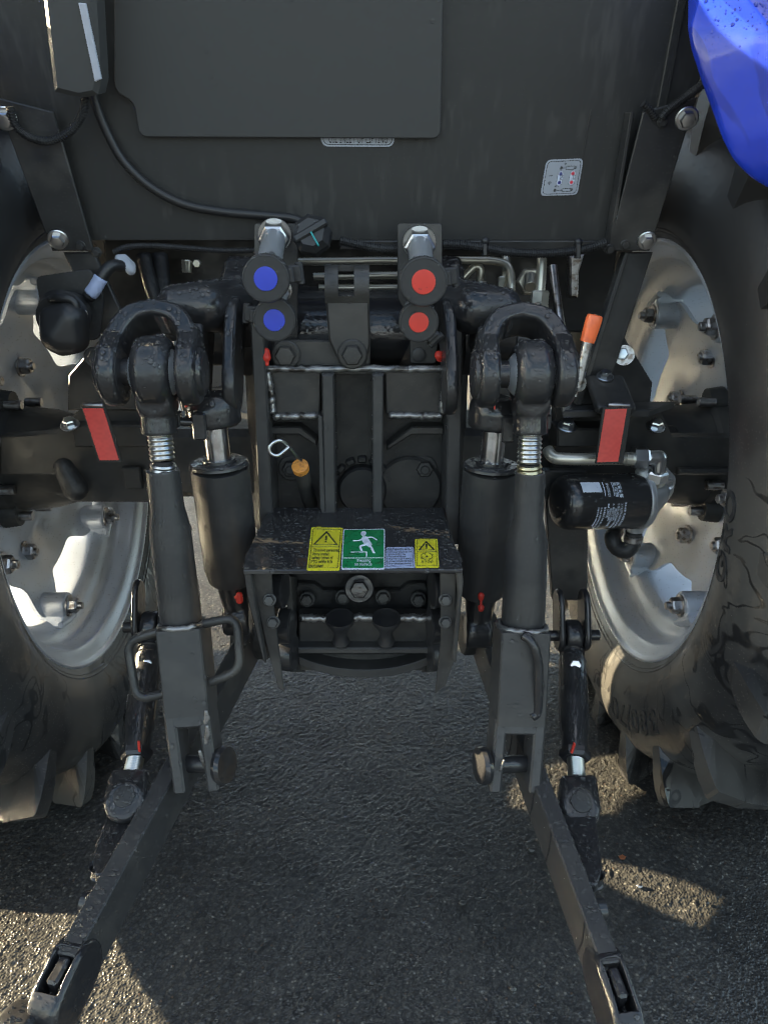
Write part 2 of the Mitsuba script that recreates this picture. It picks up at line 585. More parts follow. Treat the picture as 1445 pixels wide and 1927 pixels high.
GX0, GX1, GY0, GY1 = -0.85, 0.85, -0.95, 0.75
scene["pavement"] = mikit.ply(ground_sheet(GX0, GX1, GY0, GY1, 0.0031), M["asphalt"], smooth=True)
labels["pavement"] = {"kind": "structure", "label": "wet black asphalt under the tractor"}
B_ = 150.0
ov = [(-B_, -B_, -.001), (B_, -B_, -.001), (B_, B_, -.001), (-B_, B_, -.001), (GX0, GY0, -.001), (GX1, GY0, -.001), (GX1, GY1, -.001), (GX0, GY1, -.001)]
of = [(0, 1, 5), (0, 5, 4), (1, 2, 6), (1, 6, 5), (2, 3, 7), (2, 7, 6), (3, 0, 4), (3, 4, 7)]
scene["ground"] = mikit.ply(trimesh.Trimesh(ov, of, process=False), M["asphalt_far"])
labels["ground"] = {"kind": "structure", "label": "wet asphalt yard reaching into the distance"}

# ---------------------------------------------------------------- wheels
AXZ = 0.585
LUGA = [math.radians(a) for a in (58, -65, -3, 118, 178, 237)]
LUGB = [math.radians(a) for a in (-43, -100, -160, 140, 80, 19)]


def revolve_x(profile, s, n=120):
    """profile (x offset outward from the wheel's inner plane, radius), closed or open; s = side."""
    a = np.arange(n) * 2 * np.pi / n
    v, f = [], []
    for x, r in profile:
        v.append(np.stack([np.full(n, s * x), r * np.cos(a), AXZ + r * np.sin(a)], 1))
    v = np.vstack(v)
    m = len(profile)
    for i in range(m - 1):
        k = np.arange(n)
        a0, b0 = i * n + k, i * n + (k + 1) % n
        f.append(np.stack([a0, b0, b0 + n], 1))
        f.append(np.stack([a0, b0 + n, a0 + n], 1))
    f = np.vstack(f)
    return trimesh.Trimesh(v, f if s > 0 else f[:, ::-1], process=False)


def wheel(s, lugs, nut0, label, side):
    w = group(TR, "rear_wheel", label)
    XI = 0.508
    inner = [(XI, 0.3835), (XI - .003, 0.381), (XI - .003, 0.376), (XI + .004, 0.371), (XI + .012, 0.358), (XI + .02, 0.349), (XI + .036, 0.346), (XI + .050, 0.343), (XI + .062, 0.333), (XI + .072, 0.318), (XI + .084, 0.308),
             (XI + .10, 0.304), (XI + .17, 0.304), (XI + .20, 0.309), (XI + .22, 0.325), (XI + .25, 0.338), (XI + .30, 0.346), (XI + .32, 0.36), (XI + .33, 0.383)]
    ip = smooth_path([(x, r, 0) for x, r in inner], 3)[:, :2]
    outer = [(x + 0.0, r + 0.007) for x, r in ip[::-1]]
    outer[-1] = (XI + .002, 0.384)
    prof = list(map(tuple, ip)) + outer[1:] + [tuple(ip[0])]
    put(w, "rim", revolve_x(prof, s, 160), "rim", 40, "silver painted steel rim")
    # the dished disc, cut back between its lugs
    nr, na = 26, 240
    th = np.arange(na) * 2 * np.pi / na
    bumpy = np.zeros(na)
    for L in lugs:
        d = (th - L + np.pi) % (2 * np.pi) - np.pi
        bumpy = np.maximum(bumpy, np.exp(-(d / 0.21) ** 4))
    R = 0.238 + 0.062 * bumpy
    v, f = [], []
    for layer in (0, 1):
        for i in range(nr):
            t = i / (nr - 1)
            r = 0.085 + (R - 0.085) * t
            x = np.interp(r, [0.085, 0.13, 0.17, 0.21, 0.25, 0.30], [0.654, 0.654, 0.650, 0.634, 0.612, 0.600])
            x = x + 0.006 * np.cos(th * 6 + 1.0) * np.exp(-((r - 0.17) / 0.03) ** 2)
            x = x + 0.008 * layer
            v.append(np.stack([s * x, r * np.cos(th), AXZ + r * np.sin(th)], 1))
    v = np.vstack(v)
    k = np.arange(na)
    seq = list(range(nr)) + list(range(2 * nr - 1, nr - 1, -1)) + [0]
    for a, b in zip(seq[:-1], seq[1:]):
        f.append(np.stack([a * na + k, b * na + (k + 1) % na, a * na + (k + 1) % na], 1))
        f.append(np.stack([a * na + k, b * na + k, b * na + (k + 1) % na], 1))
    f = np.vstack(f)
    put(w, "disc", trimesh.Trimesh(v, f if s < 0 else f[:, ::-1], process=False), "rim", 40, "silver wheel disc with scalloped edge")
    for L in lugs:
        c, sn = math.cos(L), math.sin(L)
        rad, tan = A((0, c, sn)), A((0, -sn, c))
        o = A((s * 0.592, 0, AXZ))
        x = A((s, 0, 0))
        p = o + rad * 0.282
        barrel = rod(p - x * 0.028, p + x * 0.03, 0.026, 26, 0.003)
        web = hull((p - x * 0.018, 0.012), (p + x * 0.02, 0.012), (p + rad * 0.032 - x * 0.022 + tan * 0.024, 0.005), (p + rad * 0.032 + x * 0.02 + tan * 0.024, 0.005),
                   (p + rad * 0.032 - x * 0.022 - tan * 0.024, 0.005), (p + rad * 0.032 + x * 0.02 - tan * 0.024, 0.005))
        foot = tube(smooth_path([p + rad * 0.028 - x * 0.024 - tan * 0.033, p + rad * 0.028 - x * 0.026, p + rad * 0.028 - x * 0.024 + tan * 0.033], 5), 0.006, 8)
        put(w, "rim_lug", cat(fuse([barrel, web], fine=0.006, it=3), foot), "rim", 40)
        put(w, "lug_nut", bolt(p - x * 0.028, -x, 0.026, 0.018, 1.3, 0.009), "bare", 30)
        # the round-headed stud of the disc beside it
    for i in range(7):
        L2 = nut0 + i * 2 * math.pi / 7
        x = A((s, 0, 0))
        q = A((s * 0.645, 0.18 * math.cos(L2), AXZ + 0.18 * math.sin(L2)))
        put(w, "disc_nut", bolt(q, -x, 0.027, 0.020, 1.25, 0.005), "bare", 30)
    put(w, "hub_flange", cat(lathe([(0, .05), (0.0, 0.094), (0.008, .102), (0.03, .104)], (s * 0.62, 0, AXZ), (s, 0, 0), 48),
        *[lathe([(0, .02), (.0, .022), (.028, .026)], (s * 0.622, .104 * math.cos(a), AXZ + .104 * math.sin(a)), (s, 0, 0), 14) for a in np.arange(5) * 1.257 + 0.4]), "cast", 30, "dark cast axle flange in the middle of the wheel")
    for a in np.arange(8) * math.pi / 4 + 0.25:
        put(w, "hub_bolt", rod((s * 0.600, .108 * math.cos(a), AXZ + .108 * math.sin(a)), (s * 0.63, .108 * math.cos(a), AXZ + .108 * math.sin(a)), 0.0085, 16), "bare", 30)
    # the tyre
    tp = [(.512, .372), (.504, .384), (.494, .40), (.483, .425), (.477, .455), (.476, .485), (.480, .508), (.488, .528), (.502, .546), (.524, .557), (.56, .566), (.68, .574), (.80, .566), (.836, .557), (.858, .546), (.872, .528),
          (.88, .508), (.884, .485), (.883, .455), (.877, .425), (.866, .40), (.856, .384), (.846, .372)]
    tpp = smooth_path([(x, r, 0) for x, r in tp], 4)[:, :2]
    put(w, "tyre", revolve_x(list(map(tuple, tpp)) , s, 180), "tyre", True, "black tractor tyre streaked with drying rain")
    ridge = cat(*[revolve_x([(x0 + .0012, r0 - .002), (x0 - .0012, r0 - .0005), (x0 - .0012, r0 + .0012), (x0 + .0012, r0 + .003)], s, 140) for x0, r0 in ((.4995, .392), (.4955, .398), (.4775, .463))])
    put(w, "sidewall_rib", ridge, "tyre", 40)
    N = 20
    for sd in (0, 1):
        for i in range(N):
            th0 = (i + 0.5 * sd) * 2 * np.pi / N + math.radians(-91 if s > 0 else -99)
            def q(x, r, da, w_):
                xx = x if sd == 0 else 1.36 - x
                return [(s * xs, r * math.cos(th0 + da + e * w_), AXZ + r * math.sin(th0 + da + e * w_)) for e in (-1, 1) for xs in (xx,)]
            h1 = hull(A(q(.4845, .514, 0, .026) + q(.4815, .566, 0, .038) + q(.4825, .590, 0, .038) + q(.4875, .612, .005, .035) + q(.492, .616, .01, .034) + q(.56, .622, .095, .033) + q(.56, .55, .095, .042) + q(.505, .53, .0, .042)))
            h2 = hull(A(q(.545, .6215, .075, .0335) + q(.69, .624, .295, .031) + q(.696, .620, .305, .031) + q(.70, .55, .305, .041) + q(.545, .55, .075, .043)))
            if min(h1.vertices[:, 1].min(), h2.vertices[:, 1].min()) > 0.30 and sd == 1:
                continue
            g_ = (manif(h1) + manif(h2)).trim_by_plane((0, 0, 1), 0.0015).to_mesh()
            lug = trimesh.Trimesh(g_.vert_properties[:, :3], g_.tri_verts, process=False)
            put(w, "tread_lug", lug, "tyre", False)
    return w


def on_sidewall(txt, h, ang, r, s, squash=1.0, flip=1):
    """Raised letters on the inner sidewall, feet towards the tread, starting at the angle ang."""
    ms = []
    m = meshkit.text_mesh(txt, h, 0.004, True)
    v = np.array(m.vertices)
    out = np.zeros_like(v)
    rr = r + flip * v[:, 1]
    a = ang + flip * v[:, 0] * squash / r
    xs = np.interp(rr, [.384, .40, .425, .455, .485, .515, .545, .566], [.504, .494, .483, .477, .476, .480, .491, .51])
    x = s * (xs - 0.0022 + (v[:, 2] < 0.002) * 0.006)
    out = np.stack([x, rr * np.cos(a), AXZ + rr * np.sin(a)], 1)
    t = trimesh.Trimesh(out, m.faces, process=False)
    return t


wr = wheel(1, LUGA, math.radians(75), "right rear wheel with silver rim and black tyre marked 380/70", 1)
wl = wheel(-1, LUGB, math.radians(-44), "left rear wheel with silver rim and black tyre", -1)

# ---------------------------------------------------------------- axle, gearbox, body
ax = group(TR, "rear_axle", "black rear axle housing running between the wheels")
for sx in (-1, 1):
    put(ax, "axle_tube", box((sx * .34, .01, .592), (.22, 0, 0), (0, .085, 0), (0, 0, .062), .012), "cast", 35)
    put(ax, "axle_cone", lathe([(0, .062), (.02, .075), (.07, .09), (.13, .096)], (sx * .49, 0, AXZ), (sx, 0, 0), 40), "cast", 35)
put(ax, "bulkhead", cat(abox(-.46, .46, .08, .11, .80, 1.0, .004)), "black", 35)  # added dark plate that closes the bright gap under the panel
put(ax, "housing", fuse([abox(-.2, .18, -.10, .55, .44, .80, .03), abox(-.13, .11, -.14, .2, .40, .70, .03), abox(-.16, .14, .3, 1.3, .45, .75, .03)], fine=0.03, it=2), "cast", 35)
cab = group(TR, "cab", "tractor cab standing above the rear panel")
put(cab, "cab_floor", abox(-.52, .50, .02, 1.45, .97, 1.08, .02), "black", 35)
put(cab, "cab_wall", cat(abox(-.56, .54, -.04, .0, 1.34, 2.4, .02), abox(-.60, -.56, -.02, 1.4, 1.1, 2.4, .01), abox(.54, .58, -.02, 1.4, 1.1, 2.4, .01)), "plastic", 35)
put(cab, "roof", abox(-.75, .73, -.25, 1.6, 2.4, 2.56, .05), "plastic", 35)
put(TR, "bonnet", fuse([abox(-.30, .28, 1.4, 2.9, .85, 1.45, .08)], fine=.08, it=2), "blue", 35, "blue engine bonnet ahead of the cab")
for sx in (-1, 1):
    put(TR, "front_wheel", lathe([(-.14, .15), (-.15, .25), (-.15, .40), (-.12, .47), (.12, .47), (.15, .40), (.15, .25), (.14, .15)], (sx * .68, 2.35, .47), (1, 0, 0), 60), "tyre", 35)

# ---------------------------------------------------------------- rear panel above
PN = A((0.0000,-0.9744,-0.2250))                       # the panel leans back over the viewer
pn = group(TR, "rear_panel", "dark grey rear panel under the cab with rain drips")
put(pn, "sheet", slab([(-0.4538,-0.1650,0.9636),(0.4272,-0.1650,0.9635),(0.4567,-0.2089,1.1535),(0.4626,-0.2294,1.2426),(0.4700,-0.2513,1.3375),(-0.4982,-0.2499,1.3313),(-0.4864,-0.2284,1.2380),(-0.4812,-0.2082,1.1505)], -PN * 0.004, 0.001), "panel", 30, wet=(1.0, .62))
put(pn, "lip", slab([(-0.0309,-0.1660,0.9636),(0.3662,-0.1660,0.9635),(0.3669,-0.1629,0.9500),(-0.0312,-0.1629,0.9501)], -PN * 0.03, 0.002), "black", 30)
put(pn, "side_fold", slab([(0.4052,-0.2081,1.1323),(0.4183,-0.2081,1.1323),(0.4190,-0.2551,1.3360),(0.4073,-0.2551,1.3359)], -PN * 0.006, 0.0015), "panel", 30)
put(pn, "seam", slab([(0.3149,-0.2052,1.1324),(0.3171,-0.2052,1.1324),(0.3144,-0.1916,1.0736),(0.3121,-0.1916,1.0736)], -PN * 0.003, 0.0004), "black", 30)
put(TR, "cover_plate", slab(rpoly([(-0.2622,-0.2617,1.3291),(0.1043,-0.2622,1.3314),(0.1108,-0.2078,1.0957),(-0.3000,-0.2080,1.0967),(-0.2998,-0.2177,1.1383),(-0.3237,-0.2202,1.1492),(-0.2892,-0.2617,1.3289)], 0.012), -PN * 0.004, 0.0012), "plate", 30, "flat grey cover plate over the upper left of the panel", wet=0.3)

lab = group(TR, "oil_inlet_sticker", "narrow white sticker half hidden under the cover plate")
put(lab, "backing", slab(rpoly([(-0.0537,-0.2005,1.1119),(0.0475,-0.2002,1.1108),(0.0478,-0.1946,1.0863),(-0.0541,-0.1947,1.0867)], 0.014, 6), -PN * 0.0006, 0.0001), "silver_label", False)
X_ = unit(A((0.0479,-0.1934,1.0864)) - A((-0.0541,-0.1935,1.0868)))
Y_ = unit(np.cross(PN, X_))
put(lab, "lettering", text3("OIL INLET OF LIFTING", 0.0125, (-0.0436,-0.1958,1.0913), X_, Y_, 0.0003, width=0.0820), "ink", False)
put(lab, "outline", tube(rpoly([(-0.0502,-0.2000,1.1093),(0.0446,-0.1997,1.1083),(0.0448,-0.1953,1.0889),(-0.0510,-0.1954,1.0893)], 0.012, 6), 0.0005, 5), "ink", True)

st = group(TR, "valve_sticker", "silver square sticker with two cylinder symbols, red and blue dots")
SA, SB, SC_, SD = A((0.2621,-0.1910,1.0708)), A((0.3145,-0.1915,1.0729)), A((0.3124,-0.1806,1.0257)), A((0.2587,-0.1802,1.0242))


def sq(u, v, off=0.0):
    a = SA * (1 - u) * (1 - v) + SB * u * (1 - v) + SC_ * u * v + SD * (1 - u) * v
    return a + PN * (0.0007 + off)


def ring_path(c, ru, rv, n=28):
    return A([sq(c[0] + ru * math.cos(t), c[1] + rv * math.sin(t)) for t in np.arange(n + 1) * 2 * np.pi / n])


put(st, "backing", slab(rpoly(A([SA, SB, SC_, SD]) + PN * 0.0006, 0.007, 6), -PN * 0.0006, 0.0001), "silver_label", False)
ink = [tube(rpoly(A([sq(.05, .05), sq(.95, .05), sq(.95, .95), sq(.05, .95)]), 0.006, 5)[list(range(20)) + [0]], 0.0004, 5)]
for v_, u0, dr_ in ((.24, .47, 1), (.85, .40, 1)):
    rod_end = u0 + (.1 if v_ < .5 else .17)
    ink += [tube([sq(u0, v_), sq(rod_end, v_)], 0.0004, 5), tube(A([sq(rod_end, v_ - .045), sq(rod_end + .22, v_ - .045), sq(rod_end + .22, v_ + .045), sq(rod_end, v_ + .045), sq(rod_end, v_ - .045)]), 0.00045, 5),
            tube(ring_path((u0 - .03, v_), .022, .03, 14), 0.0008, 5), tube(ring_path((rod_end + .25, v_), .02, .028, 14), 0.0006, 5)]
    av, d = (v_ - .11, 1 if v_ < .5 else -1)
    ux = u0 - .02 if d > 0 else u0 + .06
    ink += [tube([sq(ux, av), sq(ux + d * .11, av)], 0.0004, 5), tube([sq(ux + d * .07, av - .03), sq(ux + d * .11, av), sq(ux + d * .07, av + .03)], 0.0004, 5)]
ink += [tube([sq(.14, .44), sq(.24, .44)], 0.0005, 5), tube([sq(.14, .64), sq(.24, .64)], 0.0005, 5), tube([sq(.19, .585), sq(.19, .695)], 0.0005, 5)]
put(st, "print", cat(*ink), "ink", True)
XS, YS = unit(SB - SA), unit(SA - SD)
for u_, txt, m in ((.455, "2", "ink_blue"), (.78, "1", "ink_red")):
    pill = []
    for t in np.linspace(0, np.pi, 9):
        pill.append(sq(u_ + .075 * math.cos(t), .40 - .085 * math.sin(t), .0001))
    for t in np.linspace(np.pi, 2 * np.pi, 9):
        pill.append(sq(u_ + .075 * math.cos(t), .64 - .085 * math.sin(t), .0001))
    put(st, "pill", slab(A(pill), -PN * 0.0003, 0), "white", False)
    put(st, "pill_outline", tube(np.vstack([A(pill), pill[:1]]), 0.0003, 5), "ink", True)
    for vv in (.40, .64):
        dot = A([sq(u_ + .045 * math.cos(t), vv + .05 * math.sin(t), .0003) for t in np.arange(20) * np.pi / 10])
        put(st, "dot", slab(dot, -PN * 0.0003, 0), m, False)
    put(st, "numeral", text3(txt, 0.0062, sq(u_ - .03, .555, .0003), XS, YS, 0.0002), "ink", False)

# side straps that carry the panel
br = group(TR, "side_bracket", "right black strap bracket of the rear panel with two bright bolts")
put(br, "strap", slab([(0.3620,-0.1904,0.9490),(0.3791,-0.2312,1.1258),(0.4480,-0.2352,1.1431),(0.4232,-0.1904,0.9490)], -PN * 0.006, 0.0015), "black", 30, wet=1.0)
put(br, "flange", slab(A([(0.3620,-0.1904,0.9490), (0.3791,-0.2312,1.1258), (0.3875,-0.2053,1.1294), (0.3701,-0.1636,0.9485)]), (0.005, 0, 0), 0.001), "black", 30)
for u, v, r in ((1293, 220, 13), (1217, 450, 12)):
    pass
put(br, "bolt", bolt((0.4391,-0.2305,1.1185), PN + A((-.1, 0, -.2)), 0.0185, 0.011, 1.35), "zinc", 25)
put(br, "bolt", bolt((0.4160,-0.1948,0.9637), PN + A((-.1, 0, -.2)), 0.0165, 0.010, 1.35), "zinc", 25)
for q in ((0.4069,-0.2295,1.1140), (0.3852,-0.1934,0.9578), (0.3635,-0.1921,0.9520)):
    put(br, "small_bolt", bolt(q, PN, 0.010, 0.006, 1.2), "black", 25)
bl = group(TR, "side_bracket", "left black strap bracket of the rear panel")
put(bl, "strap", slab([(-0.3867,-0.1904,0.9493),(-0.4035,-0.2307,1.1237),(-0.4752,-0.2345,1.1403),(-0.4461,-0.1904,0.9493)], -PN * 0.006, 0.0015), "black", 30)
put(bl, "bolt", bolt((-0.4675,-0.2300,1.1160), PN + A((.15, 0, -.2)), 0.0185, 0.012, 1.35), "zinc", 25)
put(bl, "bolt", bolt((-0.4337,-0.1951,0.9652), PN + A((.15, 0, -.2)), 0.0175, 0.011, 1.35), "zinc", 25)
for q in ((-0.4031,-0.1932,0.9566), (-0.3821,-0.1911,0.9478)):
    put(bl, "small_bolt", bolt(q, PN, 0.010, 0.006, 1.2), "black", 25)
# struts below them
s_r = group(TR, "fender_strut", "right black diagonal strut from the panel bracket down to the axle bracket")
put(s_r, "strut", slab([(0.3938,-0.1700,0.9471),(0.4362,-0.1700,0.9471),(0.3832,-0.1700,0.7158),(0.3405,-0.1700,0.7160)], (0, .012, 0), .002), "black", 30)
put(s_r, "rib", slab([(0.3913,-0.1780,0.9472),(0.3976,-0.1780,0.9472),(0.3467,-0.1780,0.7177),(0.3383,-0.1780,0.7177)], (0, .02, 0), .001), "black", 30)
put(s_r, "base_plate", slab([(0.4170,-0.1300,0.8207),(0.4743,-0.1300,0.7438),(0.4746,-0.1300,0.6980),(0.3312,-0.1300,0.6986),(0.3521,-0.1300,0.7616)], (0, .01, 0), .002), "black", 30)
put(s_r, "washer", lathe([(0, 0.0162), (.004, 0.0162), (.004, .005)], (0.4219,-0.1310,0.7889), (-.25, -1, .15), 24), "bare", 25)
put(s_r, "bolt", bolt((0.4174,-0.1360,0.7913), (-.35, -1, .2), .017, .012, 0), "zinc", 25)
put(s_r, "bolt", bolt((0.3758,-0.1900,0.7643), (0, -.45, 1), .016, .010, 1.35), "zinc", 25)
put(s_r, "foot", fuse([hull(((0.3563,-0.1850,0.7577), .008), ((0.4005,-0.1850,0.7575), .008), ((0.3584,-0.2350,0.7248), .008), ((0.4053,-0.2350,0.7246), .008))], fine=.012, it=1), "black", 35)
s_l = group(TR, "fender_strut", "left black strut behind the trailer socket")
put(s_l, "strut", slab([(-0.4388,-0.1700,0.9474),(-0.3938,-0.1700,0.9474),(-0.3426,-0.1700,0.8035),(-0.3889,-0.1700,0.8036)], (0, .012, 0), .002), "black", 30)
put(s_l, "base_plate", slab([(-0.4091,-0.1500,0.8172),(-0.4643,-0.1500,0.7629),(-0.4730,-0.1500,0.7068),(-0.3478,-0.1500,0.7062),(-0.3512,-0.1500,0.7759)], (0, .01, 0), .002), "black", 30)
put(s_l, "bolt", bolt((-0.4184,-0.1520,0.7913), (.35, -1, .2), .019, .012, 1.4), "black", 25)

# axle brackets with the red reflectors
for side, lbl in ((1, "right black axle bracket carrying the red reflector"), (-1, "left black axle bracket carrying the red reflector")):
    g = group(TR, "axle_bracket", lbl)
    if side > 0:
        put(g, "plate", slab([(0.3148,-0.1400,0.7097),(0.4838,-0.1400,0.7090),(0.5154,-0.1400,0.6551),(0.6173,-0.1400,0.6545),(0.6277,-0.1400,0.5887),(0.3195,-0.1400,0.5907)], (0, .03, 0), .002), "black", 30)
        put(g, "top_plate", slab(A([(0.3214,-0.1450,0.6664), (0.5086,-0.1450,0.6654), (0.4443,-0.2100,0.7157), (0.3103,-0.2100,0.7163)])[::-1] * A((1, 1, 1)), (0, 0, -.012), .002), "black", 30)
        put(g, "block", slab([(0.3077,-0.1900,0.6829),(0.3942,-0.1900,0.6824),(0.3974,-0.1900,0.6510),(0.3101,-0.1900,0.6515)], (0, .06, 0), .003), "cast", 30)
        put(g, "bolt", bolt((0.3209,-0.2000,0.6878), (0, -.45, 1), .018, .012, 1.35), "zinc", 25)
        put(g, "bolt", bolt((0.4683,-0.1800,0.6822), (0, -.45, 1), .018, .012, 1.35), "zinc", 25)
        put(g, "rail", slab([(0.5270,-0.1600,0.6039),(0.6163,-0.1600,0.6033),(0.6179,-0.1600,0.5931),(0.5248,-0.1600,0.5937)], (0, .02, 0), .004), "black", 30)
        put(g, "hanger", slab([(0.2907,-0.1900,0.6127),(0.3633,-0.1900,0.6122),(0.3848,-0.1900,0.3788),(0.3240,-0.1900,0.3795)], (0, .02, 0), .002), "black", 30, wet=.5)
    else:
        put(g, "plate", slab([(-0.3420,-0.1400,0.7057),(-0.4572,-0.1400,0.7063),(-0.5013,-0.1400,0.6669),(-0.5925,-0.1400,0.6611),(-0.6034,-0.1400,0.5968),(-0.4985,-0.1400,0.5961),(-0.4832,-0.1400,0.5473),(-0.3585,-0.1400,0.5463)], (0, .03, 0), .002), "black", 30)
        put(g, "block", slab([(-0.4618,-0.1700,0.6872),(-0.3403,-0.1700,0.6865),(-0.3441,-0.1700,0.6499),(-0.4627,-0.1700,0.6506)], (0, .06, 0), .003), "cast", 30)
        put(g, "bolt", bolt((-0.4603,-0.1800,0.6895), (0, -.45, 1), .018, .012, 1.35), "zinc", 25)
        put(g, "knob", fuse([hull(((-0.4844,-0.1700,0.6170), .016), ((-0.4706,-0.1700,0.5807), .02))], fine=.01, it=1), "rubber", 35)
        put(g, "gusset", slab([(-0.3955,-0.1600,0.6134),(-0.3662,-0.1600,0.6132),(-0.3650,-0.1600,0.5766),(-0.3928,-0.1600,0.5768)], (0, .01, 0), .002), "cast", 30)
rr = group(TR, "reflector", "red reflector on the right axle bracket")
put(rr, "backing", slab([(0.3552,-0.2600,0.7319),(0.3987,-0.2600,0.7317),(0.3955,-0.2600,0.6442),(0.3525,-0.2600,0.6445)], (0, .004, 0), .001), "black", 30)
put(rr, "red_strip", slab([(0.3591,-0.2612,0.7289),(0.3915,-0.2612,0.7296),(0.3867,-0.2612,0.6479),(0.3543,-0.2612,0.6473)], (0, .001, 0), .0003), "reflector", False)
put(rr, "bent_edge", tube([(0.3638,-0.2570,0.7344),(0.3955,-0.2570,0.7342)], .0038, 12), "bare", True)
rl = group(TR, "reflector", "red reflector on the left axle bracket")
put(rl, "backing", slab([(-0.4093,-0.2600,0.7369),(-0.3740,-0.2600,0.7368),(-0.3594,-0.2600,0.6514),(-0.3957,-0.2600,0.6516)], (0, .004, 0), .001), "black", 30)
put(rl, "red_strip", slab([(-0.4070,-0.2612,0.7340),(-0.3771,-0.2612,0.7339),(-0.3633,-0.2612,0.6551),(-0.3924,-0.2612,0.6552)], (0, .001, 0), .0003), "reflector", False)
put(rl, "bent_edge", tube([(-0.4072,-0.2570,0.7378),(-0.3780,-0.2570,0.7377)], .0038, 12), "bare", True)

# ---------------------------------------------------------------- blue fender
fd = group(TR, "fender", "blue rear fender wet with rain above the right tyre")
front = [[(0.4089,-0.3400,1.2578),(0.3925,-0.3600,1.1902),(0.4012,-0.3700,1.1606),(0.4249,-0.3850,1.1160),(0.4389,-0.3900,1.0757),(0.4578,-0.3950,1.0527),(0.4821,-0.4000,1.0365),(0.5572,-0.4000,1.0077),(0.5548,-0.3600,1.2531)]]
fp = A(front[0])
b1 = hull(*[(tuple(p), .012) for p in fp], *[(tuple(p + A((.05, -.05, .01))), .012) for p in fp[2:8]], *[(tuple(p + A((.03, .10, .08))), .012) for p in fp])
put(fd, "fender_end", fuse([b1], fine=.012, it=30), "blue", 70, wet=(3, .5))
a_ = np.linspace(math.radians(150), math.radians(30), 22)
for side in (1, -1):
    v = []
    f = []
    for t in a_:
        for x, r in ((.50, .70), (.50, .712), (.90, .712), (.90, .70)):
            v.append((side * x, r * math.cos(t), AXZ + r * math.sin(t)))
    for i in range(len(a_) - 1):
        for k in range(4):
            a0, b0 = i * 4 + k, i * 4 + (k + 1) % 4
            f += [[a0, b0, b0 + 4], [a0, b0 + 4, a0 + 4]]
    f += [[0, 1, 2], [0, 2, 3]]
    n0 = (len(a_) - 1) * 4
    f += [[n0, n0 + 2, n0 + 1], [n0, n0 + 3, n0 + 2]]
    if side > 0:
        put(fd, "fender_shell", trimesh.Trimesh(v, f, process=False), "blue", 30)
    else:
        put(TR, "fender", trimesh.Trimesh(v, f, process=False), "blue", 30, "blue rear fender over the left tyre")

# ---------------------------------------------------------------- lamp and cables at the upper left
lp = group(TR, "tail_lamp", "grey tail lamp housing with a pale upright edge at the upper left")
put(lp, "housing", slab([(-0.3650,-0.3217,1.3088),(-0.2997,-0.3218,1.3092),(-0.3208,-0.2854,1.1518),(-0.3280,-0.2818,1.1359),(-0.3499,-0.2810,1.1324),(-0.3813,-0.2825,1.1392)], -PN * 0.045, .006), "plate", 35)
put(lp, "pale_edge", slab([(-0.3295,-0.3073,1.2287),(-0.3209,-0.3072,1.2282),(-0.3181,-0.2896,1.1522),(-0.3265,-0.2890,1.1494)], -PN * 0.006, .001), "grey_print", 35)
put(TR, "cable", tube(smooth_path([(-0.3525,-0.2208,1.1564),(-0.3505,-0.2152,1.1322),(-0.3433,-0.2088,1.1043),(-0.3272,-0.2003,1.0676),(-0.2960,-0.1929,1.0356),(-0.2524,-0.1877,1.0129),(-0.1970,-0.1853,1.0025),(-0.1366,-0.1841,0.9975),(-0.0941,-0.1830,0.9926),(-0.0734,-0.1797,0.9782)], 8), .0062, 14), "plastic", True, "thick black cable curving down across the panel")
put(TR, "conduit", ribbed(smooth_path([(-0.4531,-0.2460,1.1276),(-0.4506,-0.2410,1.1059),(-0.4346,-0.2379,1.0925),(-0.4097,-0.2370,1.0888),(-0.3813,-0.2396,1.1000),(-0.3602,-0.2444,1.1207),(-0.3534,-0.2488,1.1397)], 10), .0058, .0034, .0016), "rubber", 25, "looped black corrugated conduit under the tail lamp")
put(TR, "conduit", ribbed(smooth_path([(0.4694,-0.2492,1.1680),(0.4486,-0.2464,1.1562),(0.4283,-0.2428,1.1407),(0.4100,-0.2397,1.1273),(0.4021,-0.2375,1.1175)], 10), .0062, .0034, .0016), "rubber", 25, "black corrugated conduit running up to the blue fender")
put(TR, "conduit", ribbed(smooth_path([(0.3765,-0.2354,1.1353),(0.3864,-0.2339,1.1287),(0.3973,-0.2312,1.1170)], 8), .005, .0034, .0016), "rubber", 25, "short stub of conduit at the top of the right bracket")
cr = group(TR, "conduit", "long black corrugated conduit tied along the panel's lower edge on the right")
put(cr, "tube", ribbed(smooth_path([(-0.0294,-0.2100,0.9638),(0.0084,-0.2050,0.9559),(0.0506,-0.2000,0.9522),(0.1235,-0.2000,0.9587),(0.1698,-0.2000,0.9551),(0.2165,-0.2000,0.9478),(0.2708,-0.2000,0.9463),(0.3208,-0.2000,0.9514),(0.3548,-0.2000,0.9608)], 10), .0068, .0034, .0018), "rubber", 25)
for u, v in ((913, 466), (1089, 470)):
    pass
put(cr, "cable_tie", cat(hull(((0.1794,-0.2000,0.9630), .006), ((0.1810,-0.1900,0.9615), .006)), slab([(0.1746,-0.2080,0.9595),(0.1815,-0.2080,0.9595),(0.1822,-0.2080,0.9429),(0.1761,-0.2080,0.9429)], (0, .016, 0), .001)), "plastic", 30)
put(cr, "cable_tie", cat(hull(((0.3145,-0.2000,0.9616), .006), ((0.3173,-0.1900,0.9600), .006)), slab([(0.3095,-0.2080,0.9595),(0.3164,-0.2080,0.9595),(0.3182,-0.2080,0.9391),(0.3120,-0.2080,0.9391)], (0, .016, 0), .001)), "plastic", 30)
